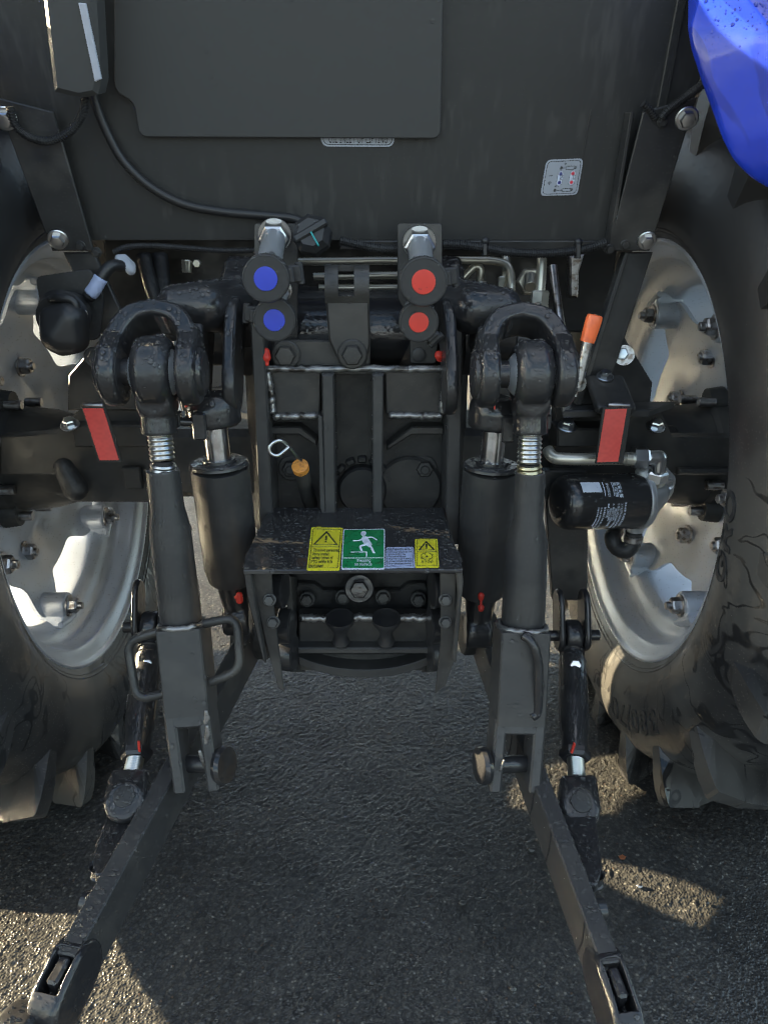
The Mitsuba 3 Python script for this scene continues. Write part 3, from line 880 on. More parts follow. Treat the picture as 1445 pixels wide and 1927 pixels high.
put(TR, "conduit", ribbed(smooth_path([(-0.3580,-0.1900,0.9478),(-0.3373,-0.1900,0.9551),(-0.2989,-0.1900,0.9565),(-0.2533,-0.1900,0.9536),(-0.1999,-0.1900,0.9499),(-0.1460,-0.1900,0.9506)], 10), .0045, .0034, .0012), "rubber", 25, "thin corrugated conduit along the panel's lower edge on the left")

# trailer socket
so = group(TR, "trailer_socket", "round black trailer socket with hinged cap on the left strut")
put(so, "mount", slab(rpoly([(-0.4679,-0.2100,0.9150),(-0.3877,-0.2100,0.9259),(-0.3731,-0.2100,0.8854),(-0.3885,-0.2100,0.8248),(-0.4648,-0.2100,0.8250)], .01), (0, .006, 0), .001), "black", 30)
put(so, "body", lathe([(0, 0.0290), (.02, 0.0343), (.028, 0.0381), (.034, 0.0351), (.046, 0.0320)], (-0.4197,-0.2150,0.8673), (-.1, -1, -.18), 40), "plastic", 35)
put(so, "cap", fuse([hull(((-0.4250,-0.2750,0.8620), .018), ((-0.4018,-0.2750,0.8620), .024), ((-0.4194,-0.2750,0.8404), .026), ((-0.4009,-0.2750,0.8368), .022), ((-0.4208,-0.2650,0.8260), .016))], fine=.006, it=2), "plastic", 40)
put(so, "hinge", tube(round_path([(-0.4291,-0.2620,0.8880),(-0.4103,-0.2800,0.8907),(-0.3904,-0.2800,0.8893),(-0.3890,-0.2780,0.8623)], .01), .006, 10), "plastic", True)
put(so, "screw", rod((-0.3916,-0.2500,0.8668), (-0.3844,-0.2700,0.8686), .006, 12), "bare", 30)
put(TR, "wire_sleeve", tube(smooth_path([(-0.3916,-0.2250,0.8866),(-0.3756,-0.2250,0.9048),(-0.3658,-0.2220,0.9191),(-0.3554,-0.2150,0.9297),(-0.3434,-0.2000,0.9291)], 8), .0085, 14), "plastic", True, "black cable out of the trailer socket")
put(TR, "wire_label", tube(smooth_path([(-0.3868,-0.2260,0.8918),(-0.3798,-0.2260,0.8991),(-0.3697,-0.2235,0.9141)], 5), .0098, 18), "lilac", True, "pale blue printed tag wrapped on the socket cable")
put(TR, "connector", fuse([hull(((-0.3483,-0.2000,0.9393), .006), ((-0.3334,-0.2000,0.9232), .007), ((-0.3420,-0.1950,0.9406), .005), ((-0.3324,-0.1900,0.9302), .004))], fine=.006, it=1), "silver_label", 35, "small clear wiring connector at the left end of the panel")

# ---------------------------------------------------------------- cross shaft, pipes and couplers
sh = group(TR, "rockshaft", "thick black lift shaft running across above the hitch frame")
put(sh, "shaft", rod((-0.2423,-0.1200,0.8254), (0.2418,-0.1200,0.8267), .052, 44, .004), "gloss", 35)
put(sh, "housing", fuse([abox(-.125, .13, -.12, .12, .80, .885, .015), hull(((-0.1543,-0.1200,0.8127), .055), ((-0.0354,-0.1200,0.8123), .055)), hull(((0.1012,-0.1200,0.8120), .058), ((0.1440,-0.1200,0.8119), .058))], fine=.012, it=2), "cast", 35)
put(sh, "collar", lathe([(0, .052), (0, .064), (.02, .066), (.04, .064), (.04, .052)], (0.1591,-0.1200,0.8219), (1, 0, 0), 40), "gloss", 35)
put(sh, "collar", lathe([(0, .052), (0, .064), (.02, .066), (.04, .064), (.04, .052)], (-0.2045,-0.1200,0.8228), (1, 0, 0), 40), "gloss", 35)
hp = "bright steel hydraulic pipe behind the couplers"
for s_ in ([(-0.1048,-0.0500,0.9301),(0.0169,-0.0500,0.9317),(0.0860,-0.0600,0.9319),(0.1380,-0.0600,0.9327),(0.2118,-0.0600,0.9327),(0.2373,-0.0700,0.9272),(0.2426,-0.0800,0.9079),(0.2413,-0.0900,0.8854)], [(-0.0809,-0.0300,0.9058),(0.0169,-0.0300,0.9074),(0.1595,-0.0300,0.9081)], [(-0.0725,-0.0300,0.8879),(0.0168,-0.0300,0.8878),(0.1602,-0.0300,0.8876)], [(-0.1093,-0.0300,0.8585),(0.0166,-0.0300,0.8583),(0.1521,-0.0300,0.8563)],
           [(0.1443,-0.0850,0.9246),(0.1605,-0.0850,0.9001),(0.1822,-0.0900,0.8772),(0.1905,-0.0900,0.8855),(0.1941,-0.0900,0.9019),(0.1999,-0.0900,0.8672)], [(0.1491,-0.0500,0.8854),(0.1679,-0.0500,0.9049),(0.1857,-0.0500,0.9233),(0.1963,-0.0500,0.9207),(0.1947,-0.0500,0.8981)], [(0.2382,-0.0400,0.9412),(0.2384,-0.0500,0.9232),(0.2336,-0.0600,0.8986)], [(-0.1930,-0.1000,0.8522),(-0.1809,-0.1300,0.8791),(-0.1640,-0.1400,0.8917),(-0.1475,-0.1400,0.8956)]):
    put(TR, "hydraulic_pipe", tube(round_path(s_, .016, 6), .0064, 14), "pipe", True)
fpipe = group(TR, "hydraulic_pipe", "thick bright pipe with a big hex nut behind the right lift arm")
put(fpipe, "pipe", tube([(0.2844,-0.1000,0.9394),(0.2855,-0.1000,0.9250),(0.2836,-0.1100,0.8851)], .0082, 16), "pipe", True)
put(fpipe, "nut", hexa((0.2830,-0.1120,0.8623), (.03, .1, 1), .026, .026), "pipe", 20)
put(fpipe, "collar", rod((0.2825,-0.1120,0.8573), (0.2821,-0.1120,0.8631), .0125, 20), "pipe", 30)
for q, d in (((0.1936,-0.1000,0.8598), .017), ((0.2308,-0.0700,0.8858), .016)):
    put(TR, "hose_nut", hexa(q, (0.02, .1, 1), d, .022), "pipe", 20)
put(TR, "valve_port", cat(hexa((0.2840,-0.0200,0.8963), (0, -1, .1), .042, .016), rod((0.2811,-0.0400,0.9059), (0.2790,-0.0600,0.8901), .011, 20)), "pipe", 20, "large hex valve port behind the thick pipe")
put(TR, "hose", tube([(0.3126,-0.0600,0.9235),(0.3192,-0.1000,0.8512),(0.3245,-0.1200,0.8114)], .007, 12), "bare", True)
put(TR, "lever_bracket", slab([(0.3419,-0.0500,0.9381),(0.3662,-0.0500,0.9414),(0.3597,-0.0500,0.9147),(0.3617,-0.0500,0.8723),(0.3474,-0.0500,0.8723)], (0, .02, 0), .003), "bare", 30, "small bare metal lever bracket under the panel on the right")
for q in ("a",):
    put(TR, "hose_clip", cat(hexa((-0.2907,-0.0300,0.9128), (0, 0, 1), .014, .02), rod((-0.2855,-0.0300,0.9313), (-0.2889,-0.0300,0.9128), .006, 12), hexa((-0.2719,-0.0300,0.9271), (0, -1, 0), .012, .01)), "pipe", 25, "small bright pipe fitting under the panel on the left")
put(TR, "bundle", cat(tube(smooth_path([(-0.3362,-0.0200,0.9394),(-0.3265,-0.0500,0.8734),(-0.3130,-0.0600,0.8054)], 6), .014, 12), tube(smooth_path([(-0.3571,-0.0400,0.9399),(-0.3439,-0.0600,0.8909),(-0.3343,-0.0600,0.8572)], 6), .012, 12), tube(smooth_path([(-0.3235,-0.0400,0.8381),(-0.2827,-0.0500,0.8733),(-0.2464,-0.0500,0.8902),(-0.1939,-0.0500,0.8901)], 6), .013, 12)), "rubber", True, "black hoses in the gap left of the couplers")

for side, lbl, poly in ((0, "left upright black bracket plate behind the blue-capped couplers", [(-0.1518,-0.2000,0.9866),(-0.0899,-0.2000,0.9866),(-0.0962,-0.2000,0.8227),(-0.1135,-0.2000,0.7911),(-0.1613,-0.2000,0.8229)]), (1, "right upright black bracket plate behind the red-capped couplers", [(0.0519,-0.2200,0.9864),(0.1147,-0.2200,0.9864),(0.1174,-0.2200,0.8854),(0.1103,-0.2200,0.7904),(0.0721,-0.2200,0.7905),(0.0698,-0.2200,0.8554),(0.0525,-0.2200,0.8855)])):
    put(TR, "coupler_bracket", slab(rpoly(poly, .004), (0, .008, 0), .001), "black", 30, lbl, wet=.4)


def coupler(back, front, rcap, color, hinge, lbl, hexr):
    """A quick coupler seen end on: hex base, sleeve, black dust cap with a coloured dot, hinge lug."""
    b, f = A(back), A(front)
    g = group(TR, "quick_coupler", lbl)
    z = unit(f - b)
    L = np.linalg.norm(f - b)
    put(g, "flange", lathe([(0, hexr * .9), (0, hexr), (.004, hexr), (.004, hexr * .6)], b - z * .004, z, 32), "zinc", 30)
    put(g, "hex_collar", hexa(b, z, hexr * 1.62, .026, .002), "zinc", 15)
    put(g, "sleeve", lathe([(.016, hexr * .72), (.03, hexr * .74), (.034, hexr * .68), (.05, hexr * .70), (L - .02, hexr * .70)], b, z, 32), "sleeve", 30)
    zc = unit(z * 0.45 + A((0, -1, .05)))
    c = f - zc * .02
    put(g, "dust_cap", lathe([(-.012, rcap * .86), (-.006, rcap * .98), (.0, rcap), (.010, rcap), (.0125, rcap * .97), (.013, rcap * .92), (.0122, rcap * .9), (.0122, rcap * .50), (.0128, rcap * .5)], c + zc * .008, zc, 48), "cap", 35, wet=2.5)
    put(g, "colour_dot", lathe([(0, rcap * .5), (.001, rcap * .49), (.0014, rcap * .46)], c + zc * .0205, zc, 40), color, 35)
    x, y, _ = frame(zc)
    x_ = A((1.0, 0, 0))
    n_ = [text3("X", rcap * .5, c + zc * .0216 - x_ * rcap * .2 - A((0, 0, rcap * .25)), x_, np.cross(zc, x_), .0004)]
    put(g, "embossed_mark", cat(*n_), color, False)
    h = unit(A(hinge)) * rcap
    hp_ = c + h * 1.18
    put(g, "hinge", cat(box(hp_ - zc * .004, h * .30, np.cross(zc, unit(h)) * rcap * .36, zc * .006, .002), box(c + h * 1.0 + zc * .012, h * .16, np.cross(zc, unit(h)) * rcap * .30, zc * .004, .0015),
                        rod(hp_ + h * .2 - np.cross(zc, unit(h)) * rcap * .45 - zc * .004, hp_ + h * .2 + np.cross(zc, unit(h)) * rcap * .45 - zc * .004, .005, 14)), "cap", 35)


coupler((-0.1192,-0.2350,0.9710), (-0.1138,-0.4000,0.9215), 0.0289, "blue_cap", (1, 0, .1), "upper left hydraulic coupler with blue dot on its black cap", 0.0228)
coupler((-0.1167,-0.2350,0.8978), (-0.1107,-0.3600,0.8686), 0.0279, "blue_cap", (-1, 0, .15), "lower left hydraulic coupler with blue dot on its black cap", 0.0180)
coupler((0.0813,-0.2450,0.9613), (0.0771,-0.4000,0.9176), 0.0297, "red_cap", (1, 0, .12), "upper right hydraulic coupler with red dot on its black cap", 0.0227)
coupler((0.0755,-0.2450,0.8982), (0.0740,-0.3700,0.8666), 0.0257, "red_cap", (.65, 0, -.7), "lower right hydraulic coupler with red dot on its black cap", 0.0180)
put(TR, "plug", lathe([(0, 0.0102), (.003, 0.0102), (.004, 0.0078)], (0.0846,-0.2210,0.8039), (0, -1, 0), 28), "tube", 30, "flat round plug below the red couplers")
kn = group(TR, "valve_knob", "black eight-sided valve knob with a teal paint mark, below the panel")
ka, kc = unit((-.06, -1, .25)), A((-0.0655,-0.2350,0.9675))
put(kn, "knob", lathe([(0, 0.0233), (.006, 0.0277), (.022, 0.0269), (.032, 0.0189)], kc, ka, 8, .2), "plastic", 15, wet=1.0)
put(kn, "rib", box(kc + ka * .030 + A((0, 0, .002)), A((.022, 0, .012)), unit(np.cross(ka, (.022, 0, .012))) * .005, ka * .006, .002), "plastic", 25)
put(kn, "paint_mark", box(kc + ka * .035 + A((.006, 0, -.010)), unit((.45, 0, -.8)) * .010, unit((.8, 0, .45)) * .0012, ka * .0035, .0003), "teal", 25)

# top link bracket in the middle
tb = group(TR, "top_link_bracket", "black top link bracket with a curled keyhole plate between the couplers")
put(tb, "base", slab(rpoly([(-0.1274,-0.2500,0.8292),(0.0127,-0.2500,0.8288),(0.0125,-0.2500,0.7908),(-0.1293,-0.2500,0.7913)], .008), (0, .012, 0), .002), "black", 30, wet=1)
put(tb, "upright", slab(rpoly([(-0.0495,-0.2700,0.8894),(0.0115,-0.2700,0.8893),(0.0126,-0.2700,0.8240),(0.0056,-0.2700,0.7956),(-0.0308,-0.2700,0.7957),(-0.0465,-0.2700,0.8315)], .006), (0, .02, 0), .003), "black", 30)
y0 = A([(-0.0497,-0.2700,0.8823),(0.0115,-0.2700,0.8822)])
prof = [(0, .0), (.006, .016), (.004, .034), (-.006, .046), (-.022, .050), (-.036, .044)]
lv, hole = [], []
zz = smooth_path([(a, b, 0) for a, b in prof], 5)[:, :2]
xl, xr = y0[0][0], y0[1][0]
ms = []
wmid = (xr - xl)
for x0, x1, i0, i1 in ((xl, xl + wmid * .30, 0, len(zz)), (xl + wmid * .66, xr, 0, len(zz)), (xl + wmid * .30, xl + wmid * .66, 0, 4), (xl + wmid * .30, xl + wmid * .66, 18, len(zz))):
    seg = zz[i0:i1]
    v, f = [], []
    for k, (dy, dz) in enumerate(seg):
        t = np.gradient(seg, axis=0)[k]
        nn = unit((t[1], -t[0]))
        for xx in (x0, x1):
            for o in (0, -.008):
                v.append((xx, y0[0][1] - dy + nn[0] * o * -1, y0[0][2] + dz - nn[1] * o * -1))
    for k in range(len(seg) - 1):
        o = k * 4
        for a, b in ((0, 2), (2, 3), (3, 1), (1, 0)):
            f += [[o + a, o + b, o + b + 4], [o + a, o + b + 4, o + a + 4]]
    e = (len(seg) - 1) * 4
    f += [[0, 1, 3], [0, 3, 2], [e, e + 3, e + 1], [e, e + 2, e + 3]]
    t = trimesh.Trimesh(v, f, process=False)
    t.fix_normals()
    ms.append(t)
put(tb, "curled_plate", cat(*ms), "black", 30, wet=1.2)
put(tb, "bolt", bolt((-0.1091,-0.2520,0.8091), (0, -1, 0), .026, .016, 1.3), "black", 25)
put(tb, "bolt", bolt((-0.0131,-0.2720,0.8124), (0, -1, 0), .026, .016, 1.3), "black", 25)
for u, v, dx in ((500, 668, -.004), (826, 668, .02)):
    pass
g1 = group(TR, "grease_nipple", "red grease nipple cap beside the left frame plate")
put(g1, "cap", fuse([hull(((-0.1339,-0.2800,0.8095), .0065), ((-0.1349,-0.2750,0.8162), .006)), hull(((-0.1344,-0.2780,0.8181), .004), ((-0.1336,-0.2800,0.8006), .0035))], fine=.003, it=2), "red_cap", 50)
g2 = group(TR, "grease_nipple", "red grease nipple cap beside the right frame plate")
put(g2, "cap", fuse([hull(((0.1092,-0.2800,0.8117), .0065), ((0.1113,-0.2750,0.8073), .006)), hull(((0.1107,-0.2800,0.8095), .004), ((0.1220,-0.2800,0.8095), .0035))], fine=.003, it=2), "red_cap", 50)

# ---------------------------------------------------------------- hitch frame
hf = group(TR, "hitch_frame", "welded black hitch frame of upright plates above the step")
put(hf, "side_plate", slab([(-0.1526,-0.2850,0.8696),(-0.1352,-0.2850,0.8695),(-0.1361,-0.2850,0.5266),(-0.1571,-0.2850,0.5268)], (0, .12, 0), .002), "tube", 30, wet=1.5)
put(hf, "side_plate", slab([(0.1214,-0.2850,0.8902),(0.1403,-0.2850,0.8902),(0.1469,-0.2850,0.5241),(0.1256,-0.2850,0.5243)], (0, .12, 0), .002), "tube", 30, wet=1.5)
put(hf, "front_bar", slab([(-0.1435,-0.2500,0.7860),(0.1296,-0.2500,0.7850),(0.1283,-0.2500,0.7788),(0.1221,-0.2500,0.7195),(0.0350,-0.2500,0.7200),(0.0334,-0.2500,0.7791),(-0.0379,-0.2500,0.7794),(-0.0596,-0.2500,0.7795),(-0.0629,-0.2500,0.7204),(-0.1336,-0.2500,0.7208),(-0.1369,-0.2500,0.7798)], (0, .03, 0), .002), "black", 30)
put(hf, "back_plate", slab([(-0.1500,-0.2000,0.7833),(0.1365,-0.2000,0.7823),(0.1459,-0.2000,0.4747),(-0.1622,-0.2000,0.4775)], (0, .015, 0), .002), "cast", 30)
bd = [[(-0.1379,-0.2620,0.7910),(-0.0617,-0.2620,0.7900),(0.0454,-0.2620,0.7896),(0.1236,-0.2620,0.7893)], [(-0.1304,-0.2520,0.7188),(-0.0958,-0.2520,0.7186),(-0.0643,-0.2520,0.7193)], [(0.0381,-0.2520,0.7204),(0.0776,-0.2520,0.7186),(0.1187,-0.2520,0.7184)], [(-0.1358,-0.2620,0.7857),(-0.1321,-0.2620,0.7548),(-0.1304,-0.2620,0.7266)], [(0.1238,-0.2620,0.7847),(0.1200,-0.2620,0.7538),(0.1176,-0.2620,0.7254)]]
for q in bd:
    sp = smooth_path(q, 10)
    sp = sp + rng.normal(0, .0006, sp.shape)
    put(hf, "weld_bead", tube(sp, .0052 + .0009 * rng.standard_normal(len(sp)).clip(-1, 1), 8), "bead", True, wet=1)
put(hf, "rib", slab([(-0.0567,-0.2850,0.7855),(-0.0395,-0.2850,0.7854),(-0.0413,-0.2850,0.5606),(-0.0582,-0.2850,0.5607)], (0, .07, 0), .002), "tube", 30, wet=1.5)
put(hf, "rib", slab([(0.0146,-0.2850,0.7852),(0.0311,-0.2850,0.7852),(0.0295,-0.2850,0.5600),(0.0142,-0.2850,0.5601)], (0, .07, 0), .002), "tube", 30, wet=1.5)
put(hf, "cheek_rib", slab([(-0.0637,-0.2850,0.7283),(-0.0576,-0.2850,0.7252),(-0.0574,-0.2850,0.5607),(-0.0647,-0.2850,0.5864)], (0, .03, 0), .001), "tube", 30)
put(hf, "ledge", slab([(-0.1397,-0.2350,0.6986),(-0.0940,-0.2350,0.6984),(-0.0698,-0.2350,0.6776),(-0.0701,-0.2350,0.6676),(-0.0969,-0.2350,0.6861),(-0.1403,-0.2350,0.6863)], (0, .03, 0), .002), "black", 30)
put(hf, "ledge", slab([(0.1233,-0.2350,0.6973),(0.0749,-0.2350,0.6975),(0.0370,-0.2350,0.6687),(0.0370,-0.2350,0.6603),(0.0750,-0.2350,0.6851),(0.1236,-0.2350,0.6849)], (0, .03, 0), .002), "black", 30)
pto = group(TR, "pto_cap", "round dark plastic cap over the power take-off shaft behind the ribs")
put(pto, "cap", lathe([(0, 0.0385), (.03, 0.0385), (.034, 0.0352)], (-0.0013,-0.1900,0.5912), (0, -1, 0), 44), "plastic", 30)
put(pto, "teeth", cat(*[box(A((-0.0013,-0.2000,0.5944)) + A((math.cos(a), 0, math.sin(a))) * 0.0443, A((-math.sin(a), 0, math.cos(a))) * .007, A((math.cos(a), 0, math.sin(a))) * .005, (0, .012, 0), .002) for a in np.linspace(.3, 2.85, 7)]), "plastic", 30)
put(pto, "lettering", cat(text3("SEM 3473", .0085, (-0.0320,-0.2245,0.5956), (1, 0, 0), (0, 0, 1), .0007), text3("3.473", .0085, (-0.0239,-0.2245,0.5814), (1, 0, 0), (0, 0, 1), .0007)), "plastic", False)
for q in ((0.0973,-0.2000,0.6222), (-0.1140,-0.2000,0.6236)):
    put(pto, "housing_bolt", bolt(q, (0, -1, .1), .024, .016, 1.4, .006), "cast", 25)
put(pto, "ring", lathe([(0, .030), (0, .05), (.008, .052), (.012, .048)], (0.0739,-0.2000,0.5912), (0, -1, 0), 40), "cast", 35)
ds = group(TR, "dipstick", "orange dipstick cap with a bright bent wire loop")
put(ds, "cap", lathe([(0, 0.0117), (.001, 0.0124), (.011, 0.0124), (.012, 0.0109)], (-0.0904,-0.2850,0.6456), unit((-.15, -.75, .9)), 32), "ochre", 35)
put(ds, "loop", tube(smooth_path([(-0.0892,-0.3000,0.6646),(-0.0941,-0.3100,0.6738),(-0.1024,-0.3200,0.6891),(-0.1120,-0.3300,0.7018),(-0.1225,-0.3350,0.7009),(-0.1285,-0.3370,0.6939),(-0.1268,-0.3370,0.6855),(-0.1183,-0.3350,0.6818),(-0.1089,-0.3300,0.6873),(-0.1026,-0.3250,0.6912)], 8), .0026, 12), "zinc", True)
put(ds, "tube", tube([(-0.0898,-0.2830,0.6434),(-0.0869,-0.2400,0.5924),(-0.0833,-0.2200,0.5678)], .011, 16), "black", True)

# ---------------------------------------------------------------- the step over the power take-off
sp = group(TR, "step_guard", "black step plate guard over the power take-off, wet with drops, with a row of safety stickers")
ZS = .578
top = [(-0.1429,-0.2599,0.5780),(0.1228,-0.2656,0.5780),(0.1208,-0.4091,0.5780),(0.1285,-0.4424,0.5780),(0.1249,-0.4965,0.5780),(-0.1483,-0.4923,0.5780),(-0.1529,-0.4435,0.5780),(-0.1503,-0.4034,0.5780)]
put(sp, "top_plate", slab(top, (0, 0, -.005), .0012), "gloss", 30, wet=5)
put(sp, "front_lip", slab(A([(-0.1483,-0.4923,0.5780), (0.1249,-0.4965,0.5780), A((0.1249,-0.4965,0.5780)) + A((0, 0, -.006)), A((-0.1483,-0.4923,0.5780)) + A((0, 0, -.006))]) + A((0, -.0005, 0)), (0, .004, 0), .001), "tube", 30)
cl = [(-0.1525,-0.4700,0.5642),(-0.1172,-0.4700,0.5639),(-0.1179,-0.4700,0.5230),(-0.1096,-0.4700,0.3878),(-0.1214,-0.4700,0.3964),(-0.1329,-0.4700,0.4362),(-0.1490,-0.4700,0.5333)]
put(sp, "cheek", slab([(-0.1489,-0.4900,0.5741),(-0.1396,-0.4900,0.5740),(-0.1366,-0.4900,0.5348),(-0.1280,-0.4900,0.4417),(-0.1318,-0.4900,0.4482),(-0.1468,-0.4900,0.5431)], (0, .20, 0), .0015), "black", 30)
put(sp, "cheek", slab([(0.1178,-0.4900,0.5715),(0.1259,-0.4900,0.5714),(0.1277,-0.4900,0.5574),(0.1221,-0.4900,0.4385),(0.1163,-0.4900,0.4450),(0.1216,-0.4900,0.5403)], (0, .20, 0), .0015), "black", 30)
put(sp, "front_cheek", slab([(-0.1422,-0.4750,0.5657),(-0.1159,-0.4750,0.5654),(-0.1159,-0.4750,0.5255),(-0.1083,-0.4750,0.3894),(-0.1152,-0.4750,0.3945),(-0.1287,-0.4750,0.4648)], (0, .006, 0), .001), "black", 30)
put(sp, "front_cheek", slab([(0.1198,-0.4750,0.5631),(0.0993,-0.4750,0.5633),(0.1030,-0.4750,0.4700),(0.0973,-0.4750,0.3832),(0.1107,-0.4750,0.3964),(0.1224,-0.4750,0.4375)], (0, .006, 0), .001), "black", 30)
for q in ((-0.1204,-0.4760,0.5283), (-0.1172,-0.4760,0.4959), (0.1070,-0.4760,0.5259), (0.1079,-0.4760,0.4934)):
    put(sp, "small_bolt", bolt(q, (0, -1, .3), .012, .008, 1.2), "black", 25)


def stick(u0, v0, u1, v1, u2, v2, u3, v3, off=0.0009):
    pass


class Sheet:
    """A sticker lying on the step: bilinear from its four corners (top left, top right, bottom right, bottom left)."""

    def __init__(self, c):
        self.c = A(c)
        self.n = A((0, 0, 1.0))

    def at(self, u, v, h=0.0):
        a, b, c, d = self.c
        return a * (1 - u) * (1 - v) + b * u * (1 - v) + c * u * v + d * (1 - u) * v + self.n * h

    def poly(self, pts, h, t=.0003):
        return slab(A([self.at(u, v, h) for u, v in pts]), (0, 0, -t), 0)

    def line(self, pts, r=.0004, h=.0001, close=False):
        p = [self.at(u, v, h) for u, v in pts]
        if close:
            p.append(p[0])
        return tube(A(p), r, 6)

    def text(self, s, u, v, hgt, width=None, bold=False, h=0.0):
        """Lettering with its left foot at u, v; hgt and width in sticker units."""
        m = meshkit.text_mesh(s, 1.0, 0.05, bold)
        q = np.array(m.vertices)
        w = q[:, 0].max()
        sx = (width / w) if width else hgt * .8
        P_ = A([self.at(u + x * sx, v - y * hgt, h + z / .05 * .0003) for x, y, z in q])
        return trimesh.Trimesh(P_, m.faces, process=False)


def plate_of(sheet, h, rnd=.003):
    return slab(rpoly(A([sheet.at(0, 0, h), sheet.at(1, 0, h), sheet.at(1, 1, h), sheet.at(0, 1, h)]), rnd, 5), (0, 0, -.0007), .0001)


def triangle_sign(sh_, cu, cv, w, h):
    tri = [(cu, cv - h / 2), (cu + w / 2, cv + h / 2), (cu - w / 2, cv + h / 2)]
    return [sh_.line(tri, .0011, .0002, True), sh_.line([(cu, cv - h * .16), (cu, cv + h * .16)], .0012, .0002), sh_.line([(cu, cv + h * .27), (cu, cv + h * .31)], .0012, .0002)]


s1 = Sheet([(-0.0734,-0.3476,0.5790),(-0.0286,-0.3507,0.5790),(-0.0283,-0.4970,0.5790),(-0.0692,-0.4962,0.5790)])
g = group(TR, "warning_sticker", "large yellow warning sticker about the safety cover, leftmost on the step")
put(g, "backing", plate_of(s1, .0), "yellow", False)
lines = ["To avoid personal", "injury install", "safety cover of", "PTO while it is", "not used"]
wid = (.80, .52, .66, .66, .40)
put(g, "print", cat(s1.line([(.06, .05), (.94, .05), (.94, .95), (.06, .95)], .0005, .0001, True), s1.line([(.06, .48), (.94, .48)], .0004), *triangle_sign(s1, .5, .28, .72, .32),
                    *[s1.text(t, .13 - .01 * i, .60 + i * .085, .060, w, True) for i, (t, w) in enumerate(zip(lines, wid))]), "ink", 30)
s2 = Sheet([(-0.0277,-0.3569,0.5790),(0.0311,-0.3561,0.5790),(0.0280,-0.4950,0.5790),(-0.0264,-0.4939,0.5790)])
g = group(TR, "safety_sign", "green safety sign with a white figure stepping over an edge, on the step")
put(g, "border", plate_of(s2, .0), "white", False)
put(g, "field", slab(rpoly(A([s2.at(.025, .025, .0004), s2.at(.975, .025, .0004), s2.at(.975, .975, .0004), s2.at(.025, .975, .0004)]), .003, 5), (0, 0, -.0003), 0), "green", False)


def limb(pts, r):
    p = [s2.at(u, v, .0003) for u, v in pts]
    return tube(round_path(A(p), .004, 4), r * .55, 10)


fig = [s2.poly([(.49 + .065 * math.cos(t), .135 + .065 * math.sin(t)) for t in np.arange(20) * np.pi / 10], .0008, .0004),
       s2.poly([(.47, .215), (.57, .215), (.70, .42), (.64, .50), (.50, .40), (.44, .29)], .0008, .0004), limb([(.53, .25), (.70, .235), (.81, .315)], .0022), limb([(.49, .25), (.40, .33), (.25, .325)], .0022),
       limb([(.60, .42), (.41, .47), (.46, .58)], .0030), limb([(.64, .42), (.69, .52), (.75, .64)], .0030), s2.line([(.20, .615), (.585, .615)], .0006, .0005), s2.line([(.575, .615), (.575, .72)], .0010, .0005), s2.line([(.03, .755), (.97, .755)], .0004, .0004)]
put(g, "figure", cat(*fig), "white", 30)
put(g, "lettering", cat(s2.text("Stepping", .35, .845, .06, .32, h=.0005), s2.text("on surface", .30, .93, .06, .40, h=.0005)), "white", False)
s3 = Sheet([(0.0317,-0.4246,0.5790),(0.0680,-0.4235,0.5790),(0.0661,-0.4910,0.5790),(0.0287,-0.4918,0.5790)])
g = group(TR, "notice_sticker", "small pale blue notice sticker with seven lines of print, on the step")
put(g, "backing", plate_of(s3, .0), "lilac", False)
put(g, "print", cat(s3.line([(.05, .07), (.95, .07), (.95, .93), (.05, .93)], .0004, .0001, True), *[s3.text(t, .09, .17 + i * .112, .07, w) for i, (t, w) in enumerate((("When the tractor is working", .80), ("with plough and harrow, the", .82), ("pin should be in the", .58), ("first positioning hole.", .62), ("When the tractor is working", .82),
                    ("with rotary cultivator and mower", .82), ("the pin should be in the hole", .78)))]), "ink", False)
s4 = Sheet([(0.0718,-0.3952,0.5790),(0.1024,-0.3958,0.5790),(0.0960,-0.4916,0.5790),(0.0661,-0.4910,0.5790)])
g = group(TR, "warning_sticker", "small yellow STOP warning sticker, rightmost on the step")
put(g, "backing", plate_of(s4, .0), "yellow", False)
arcs = []
for k in range(4):
    t0 = k * np.pi / 2 + .25
    pa = [(.5 + .25 * math.cos(t), .63 + .115 * math.sin(t)) for t in np.linspace(t0, t0 + 1.0, 8)]
    arcs += [s4.line(pa, .0005), s4.line([(pa[-1][0] + .05, pa[-1][1] - .02), pa[-1], (pa[-1][0] + .01, pa[-1][1] + .06)], .0005)]
put(g, "print", cat(s4.line([(.07, .05), (.93, .05), (.93, .95), (.07, .95)], .0004, .0001, True), s4.line([(.07, .48), (.93, .48)], .0004), *triangle_sign(s4, .5, .27, .66, .30), *arcs,
                    s4.poly([(.5 + .05 * math.cos(t), .64 + .03 * math.sin(t)) for t in np.arange(14) * np.pi / 7], .0005), s4.text("STOP", .26, .86, .075, .5), s4.text("---", .7, .92, .03, .2)), "ink", 30)

